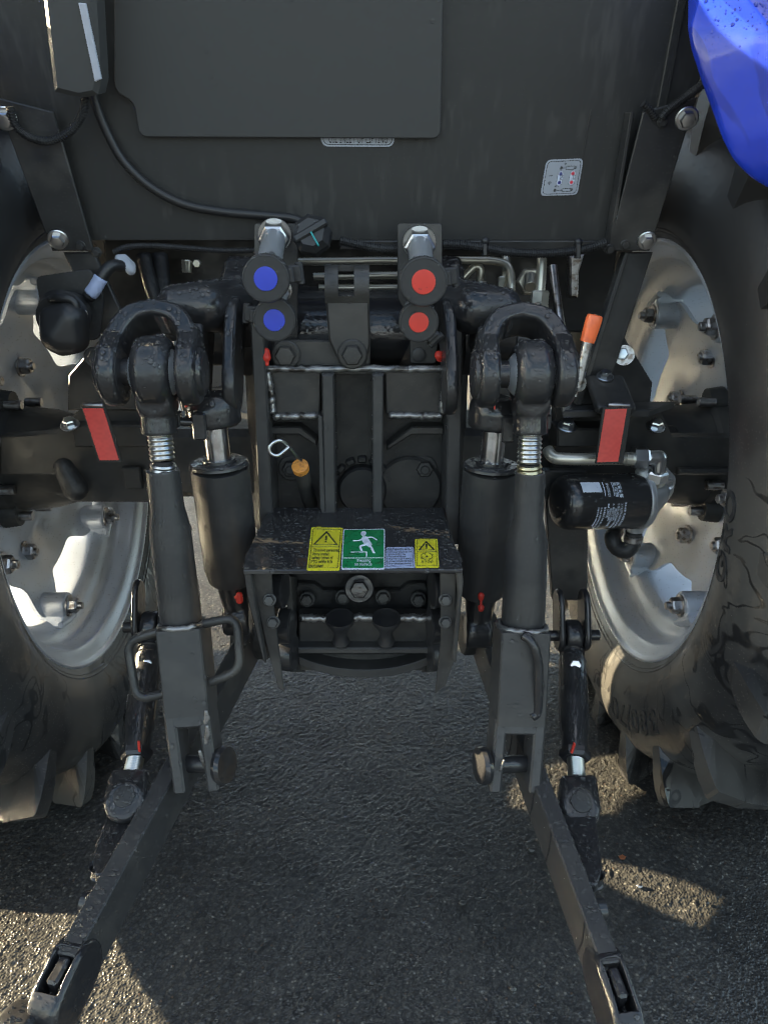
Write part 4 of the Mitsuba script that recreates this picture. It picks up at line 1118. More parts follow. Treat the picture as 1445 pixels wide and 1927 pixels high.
# drawbar frame below the step
db = group(TR, "drawbar_frame", "black drawbar frame with hanging pins under the step")
put(db, "wear_plate", slab([(-0.0983,-0.3300,0.4823),(-0.0731,-0.3300,0.4803),(-0.0607,-0.3300,0.4697),(0.0541,-0.3300,0.4685),(0.0667,-0.3300,0.4789),(0.0922,-0.3300,0.4804),(0.1143,-0.3300,0.4249),(0.1146,-0.3300,0.4140),(-0.1130,-0.3300,0.4166),(-0.1121,-0.3300,0.4364)], (0, .015, 0), .002), "cast", 30)
put(db, "rear_wall", slab([(-0.1148,-0.3150,0.5000),(0.1170,-0.3150,0.4978),(0.1215,-0.3150,0.3224),(-0.1224,-0.3150,0.3256)], (0, .01, 0), .001), "cast", 30)  # added wall, keeps sunlit ground behind from showing under the step
put(db, "centre_washer", lathe([(0, 0.0224), (.006, 0.0224), (.008, 0.0201)], (-0.0063,-0.3450,0.4816), (0, -1, .25), 36), "gloss", 30)
put(db, "centre_bolt", bolt((-0.0062,-0.3540,0.4851), (0, -1, .25), .024, .016, 0), "gloss", 25)
for q in ((-0.0836,-0.3450,0.4633), (-0.0309,-0.3450,0.4662), (0.0290,-0.3450,0.4656), (0.0812,-0.3450,0.4615)):
    put(db, "bolt", bolt(q, (0, -1, .25), .0155, .012, 1.25), "cast", 25)
put(db, "front_beam", slab([(-0.0946,-0.3700,0.4518),(0.0961,-0.3700,0.4497),(0.0972,-0.3700,0.3949),(-0.0966,-0.3700,0.3973)], (0, .02, 0), .002), "cast", 30)
wp = smooth_path([(-0.0926,-0.3760,0.4498),(-0.0495,-0.3760,0.4484),(0.0044,-0.3760,0.4487),(0.0508,-0.3760,0.4473),(0.0941,-0.3760,0.4477)], 10)
put(db, "weld_bead", tube(wp + rng.normal(0, .0008, wp.shape), .0062, 8), "bead", True, wet=1)
put(db, "lower_beam", slab([(-0.0961,-0.3900,0.4071),(0.0955,-0.3900,0.4047),(0.0957,-0.3900,0.3950),(-0.0965,-0.3900,0.3974)], (0, .06, 0), .002), "tube", 30)
arc_t = np.linspace(0, 1, 17)
curve = A([(-0.0989,-0.3600,0.3605),(-0.0768,-0.3600,0.3509),(-0.0488,-0.3600,0.3422),(-0.0207,-0.3600,0.3381),(0.0003,-0.3600,0.3369),(0.0214,-0.3600,0.3375),(0.0481,-0.3600,0.3409),(0.0763,-0.3600,0.3489),(0.0971,-0.3600,0.3579)])
cs = smooth_path(curve, 3)
put(db, "guide_plate", slab(np.vstack([cs, (cs + A((0, 0, .014)))[::-1]]), (0, .10, 0), .001), "tube", 30)
put(db, "inner_plate", slab([(-0.1013,-0.3300,0.3620),(0.0994,-0.3300,0.3595),(0.1000,-0.3300,0.3300),(-0.1025,-0.3300,0.3327)], (0, .01, 0), .001), "cast", 30)
for u in (640, 727):
    pass
for c in ((-0.0333,-0.4000,0.4533), (0.0324,-0.4000,0.4526)):
    put(db, "pin", lathe([(.008, .017), (.010, .020), (.004, .0205), (-.004, .016), (-.016, .0095), (-.026, .0095), (-.036, .013), (-.038, .012)][::-1], c, (0, -.25, 1), 28), "gloss", 35)
for c, w in (((-0.1110,-0.4200,0.5171), 0), ((-0.1057,-0.4000,0.4491), 0), ((-0.1045,-0.4000,0.4060), 0), ((0.0996,-0.4200,0.5150), 1), ((0.0991,-0.4000,0.4467), 1), ((0.1001,-0.4000,0.4035), 1)):
    c = A(c)
    put(db, "side_boss", lathe([(-.012, .018), (-.012, .026), (-.004, .027), (.004, .027), (.006, .024)], c, (1 if w == 0 else -1, -.15, 0), 28), "gloss", 30)
put(db, "side_wall", slab(A([(-0.0995,-0.4000,0.5261), (-0.1189,-0.2500,0.4568), (-0.1165,-0.2500,0.2803), (-0.0997,-0.4000,0.3733)]), (-.008, 0, 0), .001), "cast", 30)
put(db, "side_wall", slab(A([(0.0952,-0.4000,0.5241), (0.1087,-0.2500,0.4546), (0.1089,-0.2500,0.2773), (0.0954,-0.4000,0.3708)]), (.008, 0, 0), .001), "cast", 30)

# ---------------------------------------------------------------- lift arms, cylinders, lift rods, lower links


def lift_side(side, c_pin, lbls):
    """One side's lift arm with its forked end; c_pin is the middle of the fork's pin, side +1 right."""
    c = A(c_pin)
    g = group(TR, "lift_arm", lbls[0])
    X = A((1.0, 0, 0))
    d = unit((0, .62, .78))
    m = unit(np.cross(X, d))

    def q(x, t, k=0.0):
        return c + X * x + d * t + m * k
    outer = smooth_path([(.060, -.012, 0), (.060, .018, 0), (.057, .042, 0), (.048, .066, 0), (.031, .084, 0), (0, .092, 0)], 3)[:, :2]
    inner = smooth_path([(0, .069, 0), (.017, .065, 0), (.028, .052, 0), (.034, .032, 0), (.036, .012, 0), (.036, -.012, 0)], 3)[:, :2]
    half = np.vstack([outer, inner])
    loop = np.vstack([outer, outer[-2::-1] * (-1, 1), (inner[::-1] * (-1, 1))[:-1], inner])
    arch = slab(A([q(x, t, .027) for x, t in loop]), -m * .054, .004)
    prongs = [arch]
    for sx in (-1, 1):
        pc = c + X * sx * .0475
        prongs.append(hull(disc_pts(pc, X, .042, .025, 34, .005), disc_pts(pc + d * .03 - X * sx * .001, X, .030, .023, 24)))
        prongs.append(rod(pc + X * sx * .008, pc + X * sx * .019, .030, 30, .003))
    inx = -side
    hub = A((c[0] + inx * .085, -.12, .872))
    arm = hull((c + A((inx * .015, .098, .074)), .026), (c + A((inx * .05, .11, .07)), .034), (hub + A((0, -.06, .0)), .042))
    boss = hull(disc_pts(hub, X, .068, .065, 36, .006), disc_pts(hub + A((0, -.07, -.01)), X, .05, .06, 30, .006))
    body = fuse(prongs + [arm, boss], fine=.0050, it=5)
    put(g, "arm", body, "gloss", 60, wet=4)
    # second eye under the arm where the lift cylinder's rod hangs
    e = A((c[0] + inx * .064, c[1] + .075, c[2] - .028))
    lug = fuse([hull(disc_pts(e + A((inx * .022, 0, 0)), X, .04, .016), disc_pts(e + A((inx * .022, .05, .07)), X, .04, .016)), hull(disc_pts(e - A((inx * .022, 0, 0)), X, .04, .016), disc_pts(e + A((-inx * .022, .05, .07)), X, .04, .016))], fine=.006, it=5)
    put(g, "cylinder_lug", lug, "gloss", 60, wet=2)
    put(g, "pin", cat(rod(c - X * .065, c + X * .065, .017, 28, .002), lathe([(0, .016), (0, .022), (.005, .022), (.006, .020)], c + X * side * .062, X * side, 28)), "gloss", 35)
    put(g, "red_paint_mark", box(e + A((-inx * .034, -.035, -.012)), (.001, .0, 0), (0, .006, 0), (0, .004, .012), .0004), "red_cap", 30)
    return c, e


def eye_end(g, c, thick, R, down, mat_="gloss"):
    """A rod end: flat ring with a bright ball in it and a neck that runs down."""
    X = A((1.0, 0, 0))
    n = unit(down)
    ring = hull(disc_pts(c, X, R, thick, 40, .010), disc_pts(c, X, R * .975, thick * .8, 40, .006))
    neck = hull(disc_pts(c + n * R * .75, X, R * .55, thick * .95), disc_pts(c + n * (R + .008), n, .0225, .004, 30, .001))
    collar = hull(disc_pts(c + n * (R + .004), n, .0215, .004, 30, .001), disc_pts(c + n * (R + .030), n, .0225, .006, 30, .002))
    body = fuse([ring, neck, collar], cut=[rod(c - X * .06, c + X * .06, R * .64, 32, .001)], fine=.005, it=6)
    put(g, "eye", body, mat_, 60, wet=3)
    ball = trimesh.creation.icosphere(4, R * .80)
    v = np.array(ball.vertices)
    v[:, 0] = np.clip(v[:, 0], -thick * .66, thick * .66)
    ball.vertices = v + c
    put(g, "ball", ball, "sleeve", 40)
    return c + n * (R + .031)


cR, eR = lift_side(1, (0.2067,-0.4000,0.8050), ["right forked black lift arm with rain beads"])
cL, eL = lift_side(-1, (-0.2613,-0.4000,0.8094), ["left forked black lift arm with a glinting wet edge"])

# right lift rod
gR = group(TR, "lift_rod", "right lift rod: threaded eye, thick dark tube and forked lower end")
tR = A((0.2187,-0.4150,0.6786))
nR = unit(tR - (cR + A((.009, 0, 0))))
endR = eye_end(gR, cR + A((.009, 0, 0)), .046, .043, nR)
put(gR, "thread", threaded(endR, (0.2178,-0.4150,0.6916), 0.0158, .0055), "thread", 40)
put(gR, "yellow_thread", threaded((0.2179,-0.4150,0.6901), (0.2192,-0.4150,0.6713), 0.0165, .006), "thread_yellow", 40)
put(gR, "thread_gap", rod((0.2180,-0.4150,0.6887), (0.2178,-0.4150,0.6923), 0.0131, 24), "ink", 30)
a, b = A((0.2200,-0.4150,0.6800)), A((0.2219,-0.4250,0.4505))
z = unit(b - a)
L = np.linalg.norm(b - a)
r0, r1 = 0.0194, 0.0296
put(gR, "tube", lathe([(0, r0 * .8), (0, r0 * .97), (.003, r0), (L * .28, r0 * 1.02), (L * .42, r1 * .93), (L * .8, r1), (L, r1)], a, b - a, 44), "tube", 35, wet=3)
# left lift rod
gL = group(TR, "lift_rod", "left lift rod: threaded eye, thick dark tube with loop handles and forked lower end")
tL = A((-0.2579,-0.4150,0.6853))
cl_ = cL + A((.004, 0, 0))
nL = unit(tL - cl_)
endL = eye_end(gL, cl_, .046, .045, nL)
put(gL, "thread", threaded(endL, (-0.2559,-0.4150,0.6988), 0.0163, .0055), "thread", 40)
put(gL, "yellow_thread", threaded((-0.2556,-0.4150,0.6945), (-0.2572,-0.4150,0.6781), 0.0170, .006), "thread", 40)
put(gL, "thread_gap", rod((-0.2563,-0.4150,0.6938), (-0.2558,-0.4150,0.6995), 0.0136, 24), "ink", 30)
a, b = A((-0.2571,-0.4150,0.6860)), A((-0.2500,-0.4250,0.4594))
L = np.linalg.norm(b - a)
r0, r1 = 0.0213, 0.0279
put(gL, "tube", lathe([(0, r0 * .8), (0, r0 * .97), (.003, r0), (L * .22, r0 * 1.03), (L * .36, r1 * .97), (L * .8, r1), (L, r1)], a, b - a, 44), "tube", 35, wet=3)


def square_section(g, a, b, hw, hd, tilt=0.0):
    a, b = A(a), A(b)
    z = unit(b - a)
    x = unit(np.cross(z, (math.sin(tilt), 1, 0)) * -1)
    if x[0] < 0:
        x = -x
    y = np.cross(z, x)
    pts = []
    for p in (a, b):
        ring = []
        for sx, sy in ((-1, -1), (1, -1), (1, 1), (-1, 1)):
            ring.append(p + x * hw * sx + y * hd * sy)
        pts.append(rpoly(A(ring), .006, 4))
    m = trimesh.convex.convex_hull(np.vstack(pts))
    put(g, "square_tube", m, "tube", 30, wet=1.5)
    return x, y, z


def fork(g, a, b, hw, hd, x, y, arm, label=None):
    """The forked foot: a block from a to b with a slot through it."""
    a, b = A(a), A(b)
    z = unit(b - a)
    for s in (-1, 1):
        c = (a + b) / 2 + x * s * (hw - arm / 2)
        put(g, "fork_prong", box(c, x * arm / 2, y * hd, (b - a) / 2, .003), "tube", 30, wet=1)
    put(g, "fork_top", box(a + z * .012, x * (hw - .0005), y * (hd - .0005), z * .012, .003), "tube", 30, wet=1)


x, y, z = square_section(gR, (0.2189,-0.4300,0.4600), (0.2142,-0.4600,0.3333), 0.0341, 0.0341)
wz = A((0.2195,-0.4300,0.4616))
ring = wz + np.array([(math.cos(t) * x + math.sin(t) * y) * 0.0317 * (1 + .10 * abs(math.sin(2 * t)) ** 2) for t in np.linspace(0, 2 * np.pi, 41)])
put(gR, "weld_bead", tube(ring + rng.normal(0, .0005, ring.shape), .0042, 8), "bead", True)
fork(gR, (0.2151,-0.4600,0.3438), (0.2044,-0.5000,0.2496), 0.0348, 0.0267, x, y, .016)
put(gR, "handle", tube(smooth_path([(0.2135,-0.4700,0.4690),(0.2214,-0.4780,0.4655),(0.2286,-0.4820,0.4517),(0.2338,-0.4820,0.4273),(0.2358,-0.4840,0.3922),(0.2362,-0.4860,0.3598),(0.2282,-0.4880,0.3527)], 6), .0062, 12), "gloss", True, wet=2)
put(gR, "pin", cat(lathe([(0, .010), (0, .024), (.006, .026), (.012, .024), (.012, .012)], (0.1686,-0.5000,0.2843), (-1, -.25, .1), 32), rod((0.1686,-0.5000,0.2843), (0.2429,-0.4800,0.2708), .012, 20)), "gloss", 30)
put(gR, "scrape", fuse([hull(((0.1877,-0.5190,0.3060), .0016), ((0.1847,-0.5195,0.2943), .0018), ((0.1827,-0.5200,0.2895), .001))], fine=.002, it=1), "bead", 50, "bare metal scrape on the fork")
x, y, z = square_section(gL, (-0.2466,-0.4300,0.4686), (-0.2385,-0.4600,0.3531), 0.0308, 0.0308)
wz = A((-0.2472,-0.4300,0.4703))
ring = wz + np.array([(math.cos(t) * x + math.sin(t) * y) * 0.0292 * (1 + .10 * abs(math.sin(2 * t)) ** 2) for t in np.linspace(0, 2 * np.pi, 41)])
put(gL, "weld_bead", tube(ring + rng.normal(0, .0005, ring.shape), .0042, 8), "bead", True)
fork(gL, (-0.2400,-0.4600,0.3609), (-0.2257,-0.5000,0.2572), 0.0308, 0.0264, x, y, .016)
put(gL, "handle", tube(round_path([(-0.2681,-0.4400,0.4678),(-0.3233,-0.4400,0.4496),(-0.3104,-0.4650,0.3721),(-0.2658,-0.4650,0.3842)], .02, 7), .0062, 12), "black", True, wet=2)
put(gL, "handle", tube(round_path([(-0.2158,-0.4400,0.4753),(-0.1706,-0.4400,0.4861),(-0.1661,-0.4650,0.4171),(-0.2083,-0.4650,0.3994)], .02, 7), .0062, 12), "black", True, wet=2)
put(gL, "pin", cat(lathe([(0, .010), (0, .024), (.006, .026), (.012, .024), (.012, .012)], (-0.1970,-0.5000,0.2905), (1, -.35, .2), 32), rod((-0.1970,-0.5000,0.2905), (-0.2634,-0.4800,0.2793), .012, 20)), "gloss", 30)
for q in ([(-0.2048,-0.5165,0.3874), (-0.2027,-0.5170,0.3779), (-0.2066,-0.5175,0.3718)], [(-0.2048,-0.5185,0.3659), (-0.2035,-0.5190,0.3546), (-0.2079,-0.5195,0.3417)], [(-0.2167,-0.5220,0.3295), (-0.2147,-0.5230,0.3175), (-0.2125,-0.5235,0.3094)]):
    put(gL, "scrape", fuse([hull(*[(p, .0024) for p in q])], fine=.002, it=1), "bead", 50)

# lift cylinders
for side, e, lbl, (ua, ub) in ((1, eR, "right dark lift cylinder with a bright rod", (0, 0)), (-1, eL, "left dark lift cylinder with a bright rod", (0, 0))):
    g = group(TR, "lift_cylinder", lbl)
    if side > 0:
        t0, t1, b1 = A((0.1838,-0.3350,0.7234)), A((0.1821,-0.3350,0.6684)), A((0.1814,-0.3000,0.4544))
        R_, rr_ = 0.0398, 0.0163
    else:
        t0, t1, b1 = A((-0.2026,-0.3350,0.7291)), A((-0.2001,-0.3350,0.6738)), A((-0.1997,-0.3000,0.4808))
        R_, rr_ = 0.0409, 0.0170
    n = unit(t1 - t0)
    put(g, "rod", rod(t0 - n * .02, t1 + n * .03, rr_, 32), "chrome", 35, wet=1)
    put(g, "gland", lathe([(0, rr_ * 1.02), (0, rr_ * 1.35), (.004, rr_ * 1.38), (.004, R_ * .93), (.0065, R_ * .985), (.010, R_)], t1 - n * .004, n, 44), "gloss", 30, wet=2)
    L = np.linalg.norm(b1 - t1)
    put(g, "barrel", lathe([(.006, R_), (L * .9, R_), (L, R_ * .9)], t1, b1 - t1, 44), "tube", 35, wet=1)
    put(g, "rod_block", fuse([hull(disc_pts(t0 + A((0, 0, .012)), n, .037, .03, 30, .004), disc_pts(t0 + A((-side * .004, 0, .03)), n, .03, .02, 30, .004))], fine=.006, it=2), "gloss", 40, wet=1)
    put(g, "clamp", cat(box(t0 + A((side * .012, -.036, .004)), (.009, 0, 0), (0, .006, 0), (0, 0, .018), .002), rod(t0 + A((side * .02, -.03, .008)), t0 + A((side * .05, -.035, .010)), .006, 16), box(t0 + A((side * .052, -.035, .012)), (.016, 0, .002), (0, .008, 0), (0, 0, .010), .002)), "gloss", 30)
    put(g, "foot", fuse([hull((b1 + n * .01, R_ * .62), (b1 + n * .05, R_ * .5)), hull(disc_pts(b1 + n * .07, (1, 0, 0), .028, .04))], fine=.008, it=3), "gloss", 50)
    nip = A((0.1747,-0.3450,0.4605)) if side > 0 else A((-0.1866,-0.3300,0.4604))
    if side > 0:
        put(g, "red_cap", fuse([hull(((0.1745,-0.3450,0.4667), .0048), ((0.1747,-0.3450,0.4623), .0042)), hull(((0.1744,-0.3460,0.4645), .0018), ((0.1746,-0.3480,0.4532), .0018)), hull(((0.1748,-0.3480,0.4488), .0046), ((0.1748,-0.3490,0.4467), .0044))], fine=.002, it=2), "red_cap", 50)
    else:
        put(g, "red_cap", fuse([hull(((-0.1855,-0.3350,0.4664), .005), ((-0.1852,-0.3350,0.4576), .0055)), hull(((-0.1904,-0.3350,0.4629), .003), ((-0.1842,-0.3350,0.4611), .003))], fine=.002, it=2), "red_cap", 50)
put(TR, "handle_lever", tube([(0.2675,-0.4300,0.7942),(0.2692,-0.4300,0.8047),(0.2720,-0.4300,0.8255),(0.2755,-0.4300,0.8511)], 0.0062, 18), "bare", 35, "short steel lever beside the right lift arm")
hl = group(TR, "lever_grip", "orange rubber grip on the lever beside the right lift arm")
ga, gb = A((0.2750,-0.4300,0.8492)), A((0.2817,-0.4300,0.8811))
Lg = np.linalg.norm(gb - ga)
gr = 0.0099
put(hl, "grip", lathe([(0, gr * .80), (0, gr * .88), (.004, gr * .9), (Lg * .5, gr * .97), (Lg - .006, gr), (Lg - .001, gr * .92), (Lg, gr * .7)], ga, gb - ga, 32), "orange", 40, wet=(2, .55))
put(TR, "lever_eye", cat(lathe([(-.003, .004), (-.003, .0095), (.003, .0095), (.003, .004)], (0.2692,-0.4300,0.7981), (.5, -1, 0), 22), tube([(0.2692,-0.4300,0.7981),(0.2668,-0.4300,0.7876),(0.2659,-0.4300,0.7823)], .0022, 10), rod((0.2675,-0.4300,0.8021), (0.2664,-0.4000,0.8035), .006, 12)), "bare", 30, "small steel eye at the foot of the orange lever")

# lower links


def link(A0, B0, w, h, lbl):
    """A flat bar standing on edge from the pivot A0 to the free end B0, both on its top edge."""
    a, b = A(A0), A(B0)
    z = unit(b - a)
    x = unit(np.cross((0, 0, 1.0), z))
    if x[0] < 0:
        x = -x
    y = np.cross(z, x)
    if y[2] > 0:
        y = -y
    g = group(TR, "lower_link", lbl)
    L = np.linalg.norm(b - a)
    bar = box((a + b) / 2 + y * h / 2, x * w / 2, y * h / 2, z * L / 2, .0018)
    put(g, "bar", bar, "tube", 30, wet=(7, 1.05))
    put(g, "pivot", rod(a + y * h * .5 - x * .03, a + y * h * .5 + x * .03, h * .62, 30, .003), "cast", 30)
    return g, x, y, z, a, b


gk, x, y, z, a, b = link((0.2022,-0.1700,0.3343), (0.2709,-0.7526,0.2200), .024, .062, "right lower link bar with beaded rain and an open hook end")
put(gk, "end_socket", fuse([hull(disc_pts(b + y * .03 - z * .0, x, .032, .034, 30, .004), disc_pts(b + y * .035 + z * .04, x, .032, .034, 30, .004))], cut=[box(b + y * .0 + z * .022, x * .010, y * .03, z * .026, .002)], fine=.006, it=3), "gloss", 40, wet=(2, .8))
put(gk, "hook", fuse([hull(disc_pts(b + z * .085 + y * .05, x, .030, .030, 30, .004), disc_pts(b + z * .10 + y * .045, x, .030, .030, 30, .004)), hull((b + z * .13 + y * .04, .018), (b + z * .17 + y * .09, .018))], fine=.006, it=3), "gloss", 40, wet=(2, .8))
put(gk, "latch", box(b + z * .020 + y * .012, x * .006, y * .012, z * .016, .003), "gloss", 30, wet=2)
put(gk, "side_stud", lathe([(0, .008), (0, .014), (.012, .013), (.014, .008)], a + (b - a) * .88 + y * .02 + x * .012, x, 20), "gloss", 30)
for t in (.42, .47, .60, .72, .92):
    put(gk, "rain_run", tube(smooth_path([a + (b - a) * t - x * .0123 + y * .002, a + (b - a) * (t + .008) - x * .0124 + y * .03, a + (b - a) * (t + .004) - x * .0124 + y * .058], 4), .0013, 6), "gloss", True)
gm, x, y, z, a, b = link((-0.1975,-0.1700,0.3357), (-0.3311,-0.7300,0.2200), .026, .066, "left lower link bar with beaded rain and an open hook end")
put(gm, "end_socket", fuse([hull(disc_pts(b + y * .03 - z * .0, x, .033, .038, 30, .004), disc_pts(b + y * .035 + z * .03, x, .033, .038, 30, .004))], cut=[box(b + y * .0 + z * .016, x * .012, y * .03, z * .024, .002)], fine=.006, it=3), "gloss", 40, wet=(2, .8))
put(gm, "hook", fuse([hull(disc_pts(b + z * .07 + y * .05 - x * .025, x, .036, .04, 30, .004), disc_pts(b + z * .11 + y * .045 - x * .03, x, .036, .04, 30, .004))], fine=.006, it=3), "gloss", 40, wet=(2, .8))
put(gm, "latch", box(b + z * .016 + y * .012, x * .007, y * .012, z * .015, .003), "gloss", 30, wet=2)
put(gm, "side_stud", lathe([(0, .008), (0, .014), (.012, .013), (.014, .008)], a + (b - a) * .88 + y * .02 - x * .013, -x, 20), "gloss", 30)


# stabilisers
def stabilizer(side, top_px, bolt_c, t0, t1, nut, th, eye, lbl):
    g = group(TR, "stabilizer", lbl)
    tp, e = A(top_px), A(eye)
    X = A((1.0, 0, 0))
    put(g, "yoke", fuse([hull(disc_pts(tp + X * s * .021, X, .026, .010), disc_pts(tp + X * s * .021 + A((0, .02, .05)), X, .024, .010)) for s in (-1, 1)], fine=.006, it=2), "gloss", 40)
    put(g, "yoke_bolt", rod(tp - X * .045, tp + X * .045, .009, 18), "gloss", 30)
    put(g, "top_eye", fuse([hull(disc_pts(tp, X, .026, .026)), hull((tp, .016), (A(t0), .017))], fine=.006, it=3), "gloss", 50)
    a, b = A(t0), A(t1)
    L = np.linalg.norm(b - a)
    r = .0215
    put(g, "sleeve", lathe([(0, r * .8), (0, r * .92), (.008, r * .95), (.010, r * .82), (.018, r * .82), (.022, r), (L * .55, r * 1.08), (L * .75, r * 1.04), (L * .82, r * .9), (L * .96, r * .9), (L, r * .86)], a, b - a, 40), "gloss", 35, wet=4)
    put(g, "sleeve_bolt", bolt(bolt_c, (-.1 * side, -1, .45), .0165, .010, 0), "zinc", 25)
    put(g, "lock_nut", hexa(b - unit(b - a) * .008, unit(b - a), .040, .013), "gloss", 20)
    put(g, "thread", threaded(b, th, .0125, .0035), "thread", 40)
    put(g, "red_mark", box(A(nut), (.0016, .0, -.001), (0, .002, 0), (0.001, -.002, .010), .0005), "red_cap", 30)
    n = unit(A(th) - b)
    up = unit((0, -.62, .78))
    body = fuse([hull(disc_pts(e + n * .006, up, .0275, .030, 30, .005), box(A(th) + n * .005, X * .0255, np.cross(n, X) * .014, n * .006, .003).vertices)], fine=.005, it=4)
    put(g, "eye_block", body, "gloss", 50, wet=6)
    put(g, "eye_pin", lathe([(0, .0205), (.003, .020), (.0045, .017), (.0025, .0155), (.006, .0140), (.0075, .009)], e + up * .013, up, 36), "cast", 35, wet=3)
    return g


gs = stabilizer(1, (0.3418,-0.2600,0.3501), (0.3349,-0.3120,0.3265), (0.3410,-0.2700,0.3300), (0.3093,-0.4400,0.2495), (0.3000,-0.4550,0.2761), (0.3029,-0.4800,0.2387), (0.2945,-0.5200,0.2323), "right stabilizer turnbuckle with a bright bolt and thread")
put(gs, "bracket_plate", slab(rpoly(A([(0.2633,-0.5203,0.2350), (0.3151,-0.5297,0.2350), (0.2938,-0.6373,0.2150), (0.2797,-0.6612,0.2150), (0.2657,-0.6529,0.2150)]), .008), (0, 0, -.014), .002, holes=[circle3((0.2828,-0.6429,0.2160), (0, 0, 1), .010, 20)]), "gloss", 30, wet=6)
gt = stabilizer(-1, (-0.3448,-0.2600,0.3739), (-0.3399,-0.3120,0.3362), (-0.3468,-0.2700,0.3454), (-0.3313,-0.4400,0.2601), (-0.3194,-0.4550,0.2888), (-0.3270,-0.4800,0.2570), (-0.3209,-0.5200,0.2526), "left stabilizer turnbuckle half behind the loop handle")
put(gt, "bracket_plate", slab(rpoly(A([(-0.3021,-0.4956,0.2350), (-0.3495,-0.5156,0.2350), (-0.3425,-0.6069,0.2150), (-0.3296,-0.6338,0.2150), (-0.3110,-0.6244,0.2150)]), .008), (0, 0, -.014), .002, holes=[circle3((-0.3305,-0.6166,0.2160), (0, 0, 1), .010, 20)]), "gloss", 30, wet=6)

# ---------------------------------------------------------------- oil filter and its pipe
ff = group(TR, "oil_filter", "black canister oil filter with white print, lying on its side in front of the right wheel")
fa, fb = A((0.3039,-0.2350,0.5746)), A((0.4434,-0.2050,0.5649))
fz = unit(fb - fa)
FL = np.linalg.norm(fb - fa)
FR = 0.0442
put(ff, "canister", lathe([(0, FR * .55), (.003, FR * .78), (.009, FR * .92), (.018, FR * .985), (.026, FR), (FL - .014, FR), (FL - .012, FR * 1.02), (FL - .002, FR * 1.02), (FL, FR * .96)], fa, fz, 60), "filter_paint", 40, wet=.8)
fx = unit(np.cross(fz, (0, 0, 1)))
if fx[1] > 0:
    fx = -fx
fy = unit(np.cross(fz, fx))
if fy[2] < 0:
    fy = -fy


def on_filter(v2, along, top_ang):
    """Wraps flat lettering (x runs down the front of the can, y towards its left end)."""
    ang = top_ang - v2[:, 0] / FR
    r = FR + v2[:, 2]
    return fa + (along + v2[:, 1])[:, None] * fz + r[:, None] * (np.cos(ang)[:, None] * fx + np.sin(ang)[:, None] * fy)


def filter_text(txt, h, along, top_deg, width=None, bold=False):
    m = meshkit.text_mesh(txt, h, .0003, bold)
    v = np.array(m.vertices)
    if width:
        v[:, 0] *= width / v[:, 0].max()
    t = trimesh.Trimesh(on_filter(v, along, math.radians(top_deg)), m.faces, process=False)
    return t


def glyph_row(n, h, along, top_deg, seed):
    """Squarish many-stroke characters, printed in a row."""
    r = np.random.default_rng(seed)
    vs, fs, o = [], [], 0
    for i in range(n):
        x0 = i * h * 1.15
        st_ = [(0, y_, .9, y_ + .12) for y_ in (.05, .42, .8)[: r.integers(2, 4)]] + [(xx, 0, xx + .12, 1) for xx in (.15, .45, .72)[: r.integers(2, 4)]] + [(.3, .25, .8, .35)]
        for (a_0, b_0, c_0, d_0) in st_:
            q = np.array([(x0 + a_0 * h, b_0 * h, .0003), (x0 + c_0 * h, b_0 * h, .0003), (x0 + c_0 * h, d_0 * h, .0003), (x0 + a_0 * h, d_0 * h, .0003)])
            vs.append(q)
            fs += [[o, o + 1, o + 2], [o, o + 2, o + 3]]
            o += 4
    return trimesh.Trimesh(on_filter(np.vstack(vs), along, math.radians(top_deg)), fs, process=False)


rows = [glyph_row(4, .0062, FL * .60, 62, 1), filter_text("OIL FILTER", .0048, FL * .555, 62, .026, True), filter_text("1262200013", .0042, FL * .465, 60, .024), glyph_row(4, .0034, FL * .66, 17, 3), filter_text("TECHNICAL DATA", .0034, FL * .66, -5, .028),
        filter_text("1. FILTRATION ACCURACY", .0034, FL * .615, 15, .05), filter_text("2. MAX WORKING PRESSURE", .0034, FL * .575, 15, .052), filter_text("30bar/3.0MPa", .0034, FL * .545, 5, .022), filter_text("3. BURST PRESSURE", .0034, FL * .515, 15, .045),
        filter_text("50bar/5.0MPa", .0034, FL * .485, 5, .022), glyph_row(2, .0034, FL * .455, 15, 5), filter_text("CAUTION", .0034, FL * .455, 3, .014), glyph_row(14, .0032, FL * .415, 8, 7), filter_text("Hydraulic filter made in the factory", .0030, FL * .375, 8, .045),
        filter_text("Use brand-new oil only", .0030, FL * .34, 8, .038)]
put(ff, "lettering", cat(*rows), "white", False)


def can_patch(a0, a1, d0, d1, h=.0003):
    n = 8
    v, f = [], []
    for i in range(n + 1):
        for a_ in (a0, a1):
            v.append((math.radians(d0 - d1) * FR * i / n, a_ - a0, h))
    p_ = on_filter(A(v), a0, math.radians(d0))
    for i in range(n):
        o = i * 2
        f += [[o, o + 2, o + 3], [o, o + 3, o + 1]]
    return trimesh.Trimesh(p_, f, process=False)


